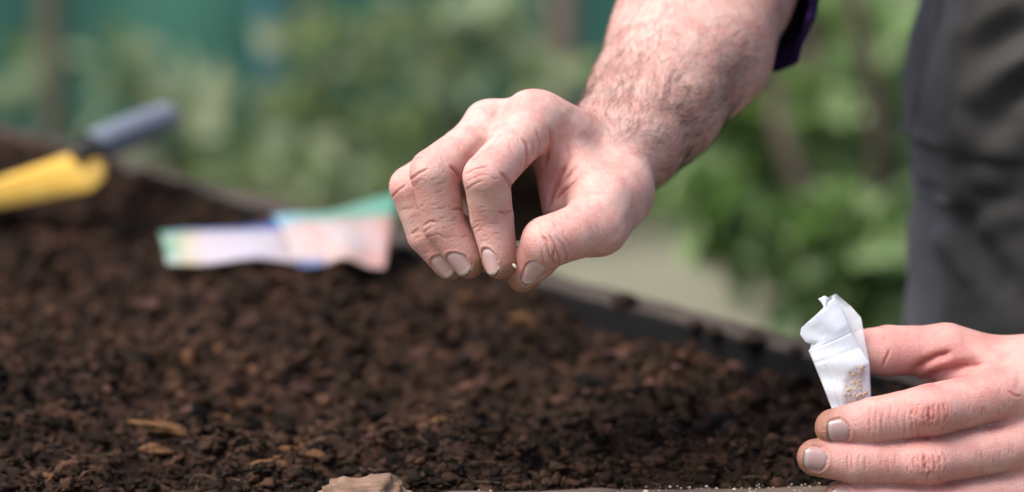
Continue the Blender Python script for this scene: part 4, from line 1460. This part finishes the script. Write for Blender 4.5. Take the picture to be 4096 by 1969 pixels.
def leaves(centers, radii, n, size, tone, seed):
    """leaf blades spread through clumps; tone per clump; returns verts, faces, tint"""
    r = np.random.default_rng(seed)
    VS, FS, T = [], [], []; k = 0
    for (c, rad, tn, cnt) in zip(centers, radii, tone, n):
        for _ in range(cnt):
            q = r.normal(size=3); q = q / np.linalg.norm(q) * r.random() ** .45
            p = np.asarray(c) + q * np.asarray(rad)
            a = nrm(r.normal(size=3) + q * .6); b = nrm(np.cross(a, r.normal(size=3) + np.array([0, 0, .8])))
            nn = np.cross(a, b); s = size * r.uniform(.6, 1.25); w = s * r.uniform(.28, .42)
            VS += [p, p + a * s * .45 + b * w - nn * w * .25, p + a * s - nn * s * .15, p + a * s * .45 - b * w - nn * w * .25, p + a * s * .5 - nn * 0]
            FS += [(k, k + 1, k + 4, k), (k + 1, k + 2, k + 4, k + 1), (k + 2, k + 3, k + 4, k + 2), (k + 3, k, k + 4, k + 3)]
            k += 5; T += [float(np.clip(tn + r.normal(0, .16), 0, 1))] * 5
    return np.array(VS), np.array(FS)[:, :3], np.array(T)


def stem_mesh(path, r0, r1, n=9):
    path = resample(np.array(path), 16)
    path = sm1(path, 3)
    return tube(path, [(r0 + (r1 - r0) * i / 15,) * 2 for i in range(16)], n, np.array([1.0, .2, 0]))


LEAF_FRESH = m_leaf('fresh_leaf', (.055, .095, .038), (.115, .190, .066), (.26, .33, .16))
LEAF_DULL = m_leaf('dull_leaf', (.105, .155, .095), (.20, .245, .145), (.34, .36, .22))
BARK = m_wood('bark', (.040, .030, .022), (.10, .078, .058), .5, (0, 0, 1), .95)


def shrub(base_px, D, clumps, stems, mat, label, seed, leaf=.05, group='shrubs behind the bed', cat='shrub', sr=.008, name='leafy_shrub'):
    base = on_ground(*base_px, GZ) if base_px[1] is not None else np.array([*P(base_px[0], 0, D)[:2], GZ])
    root = empty(name, base); inv = base
    tag(root, label, cat, group)
    cs = [P(x, y, D + dz) for x, y, w, h, t, c, dz in clumps]
    ra = [(w / FPX * D, max(w, h) / FPX * D * .8, h / FPX * D) for x, y, w, h, t, c, dz in clumps]
    V, F, T = leaves(cs, ra, [c for *_, c, dz in clumps], leaf, [t for x, y, w, h, t, c, dz in clumps], seed)
    mesh_obj('foliage', V - inv, F, mat, root, smooth=False, attrs={'tint': T})
    VS, FS = [], []; n = 0
    for st in stems:
        pts = [base + np.array([random.uniform(-.05, .05), random.uniform(-.05, .05), -.01])] + [P(x, y, D + dz) for x, y, dz in st]
        v, f = stem_mesh(pts, sr, sr * .45); VS.append(v); FS.append(f + n); n += len(v)
    mesh_obj('stem', np.concatenate(VS) - inv, np.concatenate(FS), BARK, root)


def add_fence():
    y0 = 3.95
    net = m_net()
    nx, nz = 160, 60
    x = np.linspace(-3.0, .34, nx); z = np.linspace(GZ, 1.2, nz)
    X, Z = np.meshgrid(x, z); X, Z = X.ravel(), Z.ravel()
    Y = y0 + .05 * fbm(np.stack([X * 1.6, Z * .8, X * 0], 1), 3, 5) + .02 * np.sin(X * 9 + Z)
    I = np.arange(nx * nz).reshape(nz, nx)
    F = np.stack([I[:-1, :-1], I[:-1, 1:], I[1:, 1:], I[1:, :-1]], -1).reshape(-1, 4)
    o = mesh_obj('windbreak_net', np.stack([X, Y, Z], 1), F, net); md = o.modifiers.new('t', 'SOLIDIFY'); md.thickness = .003
    tag(o, 'blurred teal green windbreak netting stretched across the garden behind the bed', 'netting')
    pw = m_wood('post_wood', (.085, .082, .055), (.16, .15, .105), .4, (0, 0, 1), .9)
    bl = m_plain('post_blue', (.070, .190, .215), .6, .2, 10)
    for px, D, w, mt, lab in ((215, 3.6, 55, pw, 'olive brown wooden post in front of the netting, leftmost of the posts'),
                              (1075, 3.86, 40, bl, 'slim blue green post against the netting left of the middle'),
                              (2250, 3.7, 50, m_wood('post_pink', (.22, .15, .125), (.30, .22, .18), .4, (0, 0, 1), .9), 'pale pinkish brown post behind the bare forearm')):
        c = P(px, 400, D); r = w / FPX * D
        vs, fs = tube(resample([np.array([c[0], c[1], GZ - .02]), np.array([c[0] + .01, c[1], 1.3])], 30), [(r * (1 + .05 * math.sin(i * .9)), r) for i in range(30)], 20, np.array([1.0, 0, 0]))
        vs += vert_normals(vs, fs) * (fbm(vs * 30, 3, int(px)) * .002)[:, None]
        fs = [tuple(q) for q in fs] + [tuple(range(29 * 20, 30 * 20))]
        org = np.array([c[0], c[1], GZ]); o = mesh_obj('fence_post', vs - org, fs, mt); o.location = org
        tag(o, lab, 'fence post', 'posts along the netting')


add_ground(); add_fence()
# right: fresh green shrub with brown stems
shrub((3350, None), 3.05, [(3000, 90, 180, 117, 0.72, 109, 0), (3230, 60, 144, 144, 0.65, 100, .2), (3420, 180, 135, 171, 0.76, 109, 0), (3120, 330, 153, 135, 0.55, 84, .1), (3340, 420, 153, 144, 0.70, 100, -.1),
      (2960, 470, 153, 99, 0.60, 84, 0), (3480, 560, 126, 135, 0.72, 92, 0), (3230, 640, 153, 126, 0.45, 84, .1), (3430, 790, 135, 135, 0.76, 100, -.1), (3560, 330, 108, 171, 0.60, 67, .2), (3090, 820, 108, 81, 0.55, 46, 0)],
      [[(3560, 700, -.25), (3500, 330, -.25), (3390, -60, -.25), (3360, -200, -.25)], [(3420, 1080, -.25), (3300, 920, -.25), (3140, 640, -.25), (3080, 300, -.2)], [(3300, 760, -.1), (3240, 400, -.1), (3250, -40, 0)]], LEAF_FRESH,
      'fresh green leafy shrub with brown stems between the forearm and the trousers', 11, .062, sr=.019)
shrub((3200, None), 2.6, [(2800, 860, 117, 54, 0.70, 37, 0), (2870, 930, 81, 54, 0.60, 25, 0), (3350, 960, 153, 117, 0.65, 92, 0), (3480, 1130, 135, 117, 0.55, 84, 0), (3280, 1150, 99, 99, 0.35, 50, 0), (3560, 980, 81, 135, 0.60, 50, 0), (2990, 1010, 63, 54, 0.50, 21, 0)],
      [[(3380, 1100, 0), (3300, 850, 0)], [(3480, 1200, 0), (3500, 950, 0)]], LEAF_FRESH, 'low bushy green plant beside the trousers just above the paper sachet', 12, .05, sr=.010)
shrub((3000, None), 3.6, [(2900, 60, 260, 160, .5, 90, 0), (3250, 200, 260, 200, .4, 110, 0), (3550, 80, 220, 200, .55, 90, 0), (2980, 420, 240, 130, .62, 80, 0), (3300, 520, 240, 160, .45, 90, 0), (3550, 700, 200, 180, .5, 80, 0), (2750, 620, 200, 90, .7, 50, 0)],
      [[(3050, 500, 0), (3000, 100, 0)], [(3420, 500, 0), (3460, -50, 0)]], LEAF_DULL, 'hazy grey green shrub farther back behind the fresh green shrub', 21, .06, sr=.014)
# middle: dull thin growth in front of the netting
shrub((1300, None), 3.6, [(1230, 250, 110, 110, .75, 13, 0), (1330, 120, 160, 160, .5, 16, .1), (1420, 420, 170, 150, .45, 21, 0), (1200, 520, 120, 130, .72, 18, 0), (1550, 240, 150, 170, .55, 18, .1), (1330, 650, 180, 120, .4, 21, 0), (1090, 560, 90, 110, .85, 16, 0)],
      [[(1300, 500, 0), (1240, 100, 0), (1260, -100, 0)], [(1400, 500, 0), (1500, 150, 0)]], LEAF_DULL, 'thin dull green shrub in front of the netting in the middle', 13, .06)
shrub((1800, None), 3.5, [(1690, 110, 130, 110, .7, 16, 0), (1760, 330, 140, 150, .5, 18, 0), (1580, 560, 150, 120, .45, 18, 0), (1900, 200, 120, 150, .55, 13, 0), (1720, 560, 130, 130, .4, 16, 0), (2050, 80, 160, 100, .6, 18, .1), (2200, 330, 110, 130, .75, 18, 0)],
      [[(1760, 500, 0), (1700, 150, 0), (1720, -100, 0)], [(1850, 400, 0), (2000, 80, 0)]], LEAF_DULL, 'pale green shrub standing behind the pinching hand', 14, .06)
shrub((600, None), 3.7, [(560, 420, 260, 90, .42, 32, 0), (770, 430, 75, 80, .85, 16, -.1), (420, 260, 110, 90, .55, 13, 0), (830, 640, 200, 80, .4, 24, 0), (120, 330, 110, 150, .4, 16, 0)],
      [[(600, 480, 0), (560, 300, 0)], [(760, 600, 0), (780, 400, 0)]], LEAF_DULL, 'dark low shrub in front of the netting behind the trowel', 15, .06)
shrub((1000, None), 3.45, [(900, 720, 200, 70, .5, 24, 0), (1250, 760, 230, 80, .55, 27, 0), (1150, 640, 150, 80, .62, 18, 0), (1500, 780, 160, 80, .4, 16, 0)],
      [[(950, 760, 0), (920, 660, 0)], [(1250, 800, 0), (1220, 700, 0)]], LEAF_DULL, 'low grey green plants growing just beyond the far board', 16, .045, cat='low plants', name='low_plants')


# ------------------------------------------------------------------ camera, light
cam = bpy.data.cameras.new('camera'); co = bpy.data.objects.new('camera', cam); COL.objects.link(co)
co.location = CAM; co.rotation_euler = (math.pi / 2 - PITCH, 0, 0)
cam.lens = 100; cam.sensor_width = 36; cam.clip_end = 500; cam.clip_start = .05
cam.dof.use_dof = True; cam.dof.focus_distance = 1.192; cam.dof.aperture_fstop = 3.9
scene.camera = co

EL, AZ = math.radians(62), math.radians(250)
w = bpy.data.worlds.new('World'); scene.world = w; w.use_nodes = True
nt = w.node_tree; bg = nt.nodes['Background']
sky = nt.nodes.new('ShaderNodeTexSky'); sky.sky_type = 'NISHITA'; sky.sun_disc = False
sky.sun_elevation = EL; sky.sun_rotation = AZ; sky.air_density = 1.0; sky.dust_density = 4.0; sky.ozone_density = 1.0
nt.links.new(sky.outputs[0], bg.inputs[0]); bg.inputs[1].default_value = .12
sun = bpy.data.lights.new('sun', 'SUN'); sun.energy = 2.3; sun.angle = math.radians(32); sun.color = (1.0, .97, .94)
so = bpy.data.objects.new('sun', sun); COL.objects.link(so)
sd = Vector((math.sin(AZ) * math.cos(EL), math.cos(AZ) * math.cos(EL), math.sin(EL)))   # towards the sun
so.rotation_euler = sd.to_track_quat('Z', 'Y').to_euler(); so.location = (0, 0, 5)
scene.view_settings.view_transform = 'Standard'; scene.view_settings.look = 'None'; scene.view_settings.gamma = 1.0
scene.view_settings.exposure = 1.03
scene.render.engine = 'CYCLES'
scene.cycles.use_denoising = True
scene.cycles.max_bounces = 8; scene.cycles.transparent_max_bounces = 16
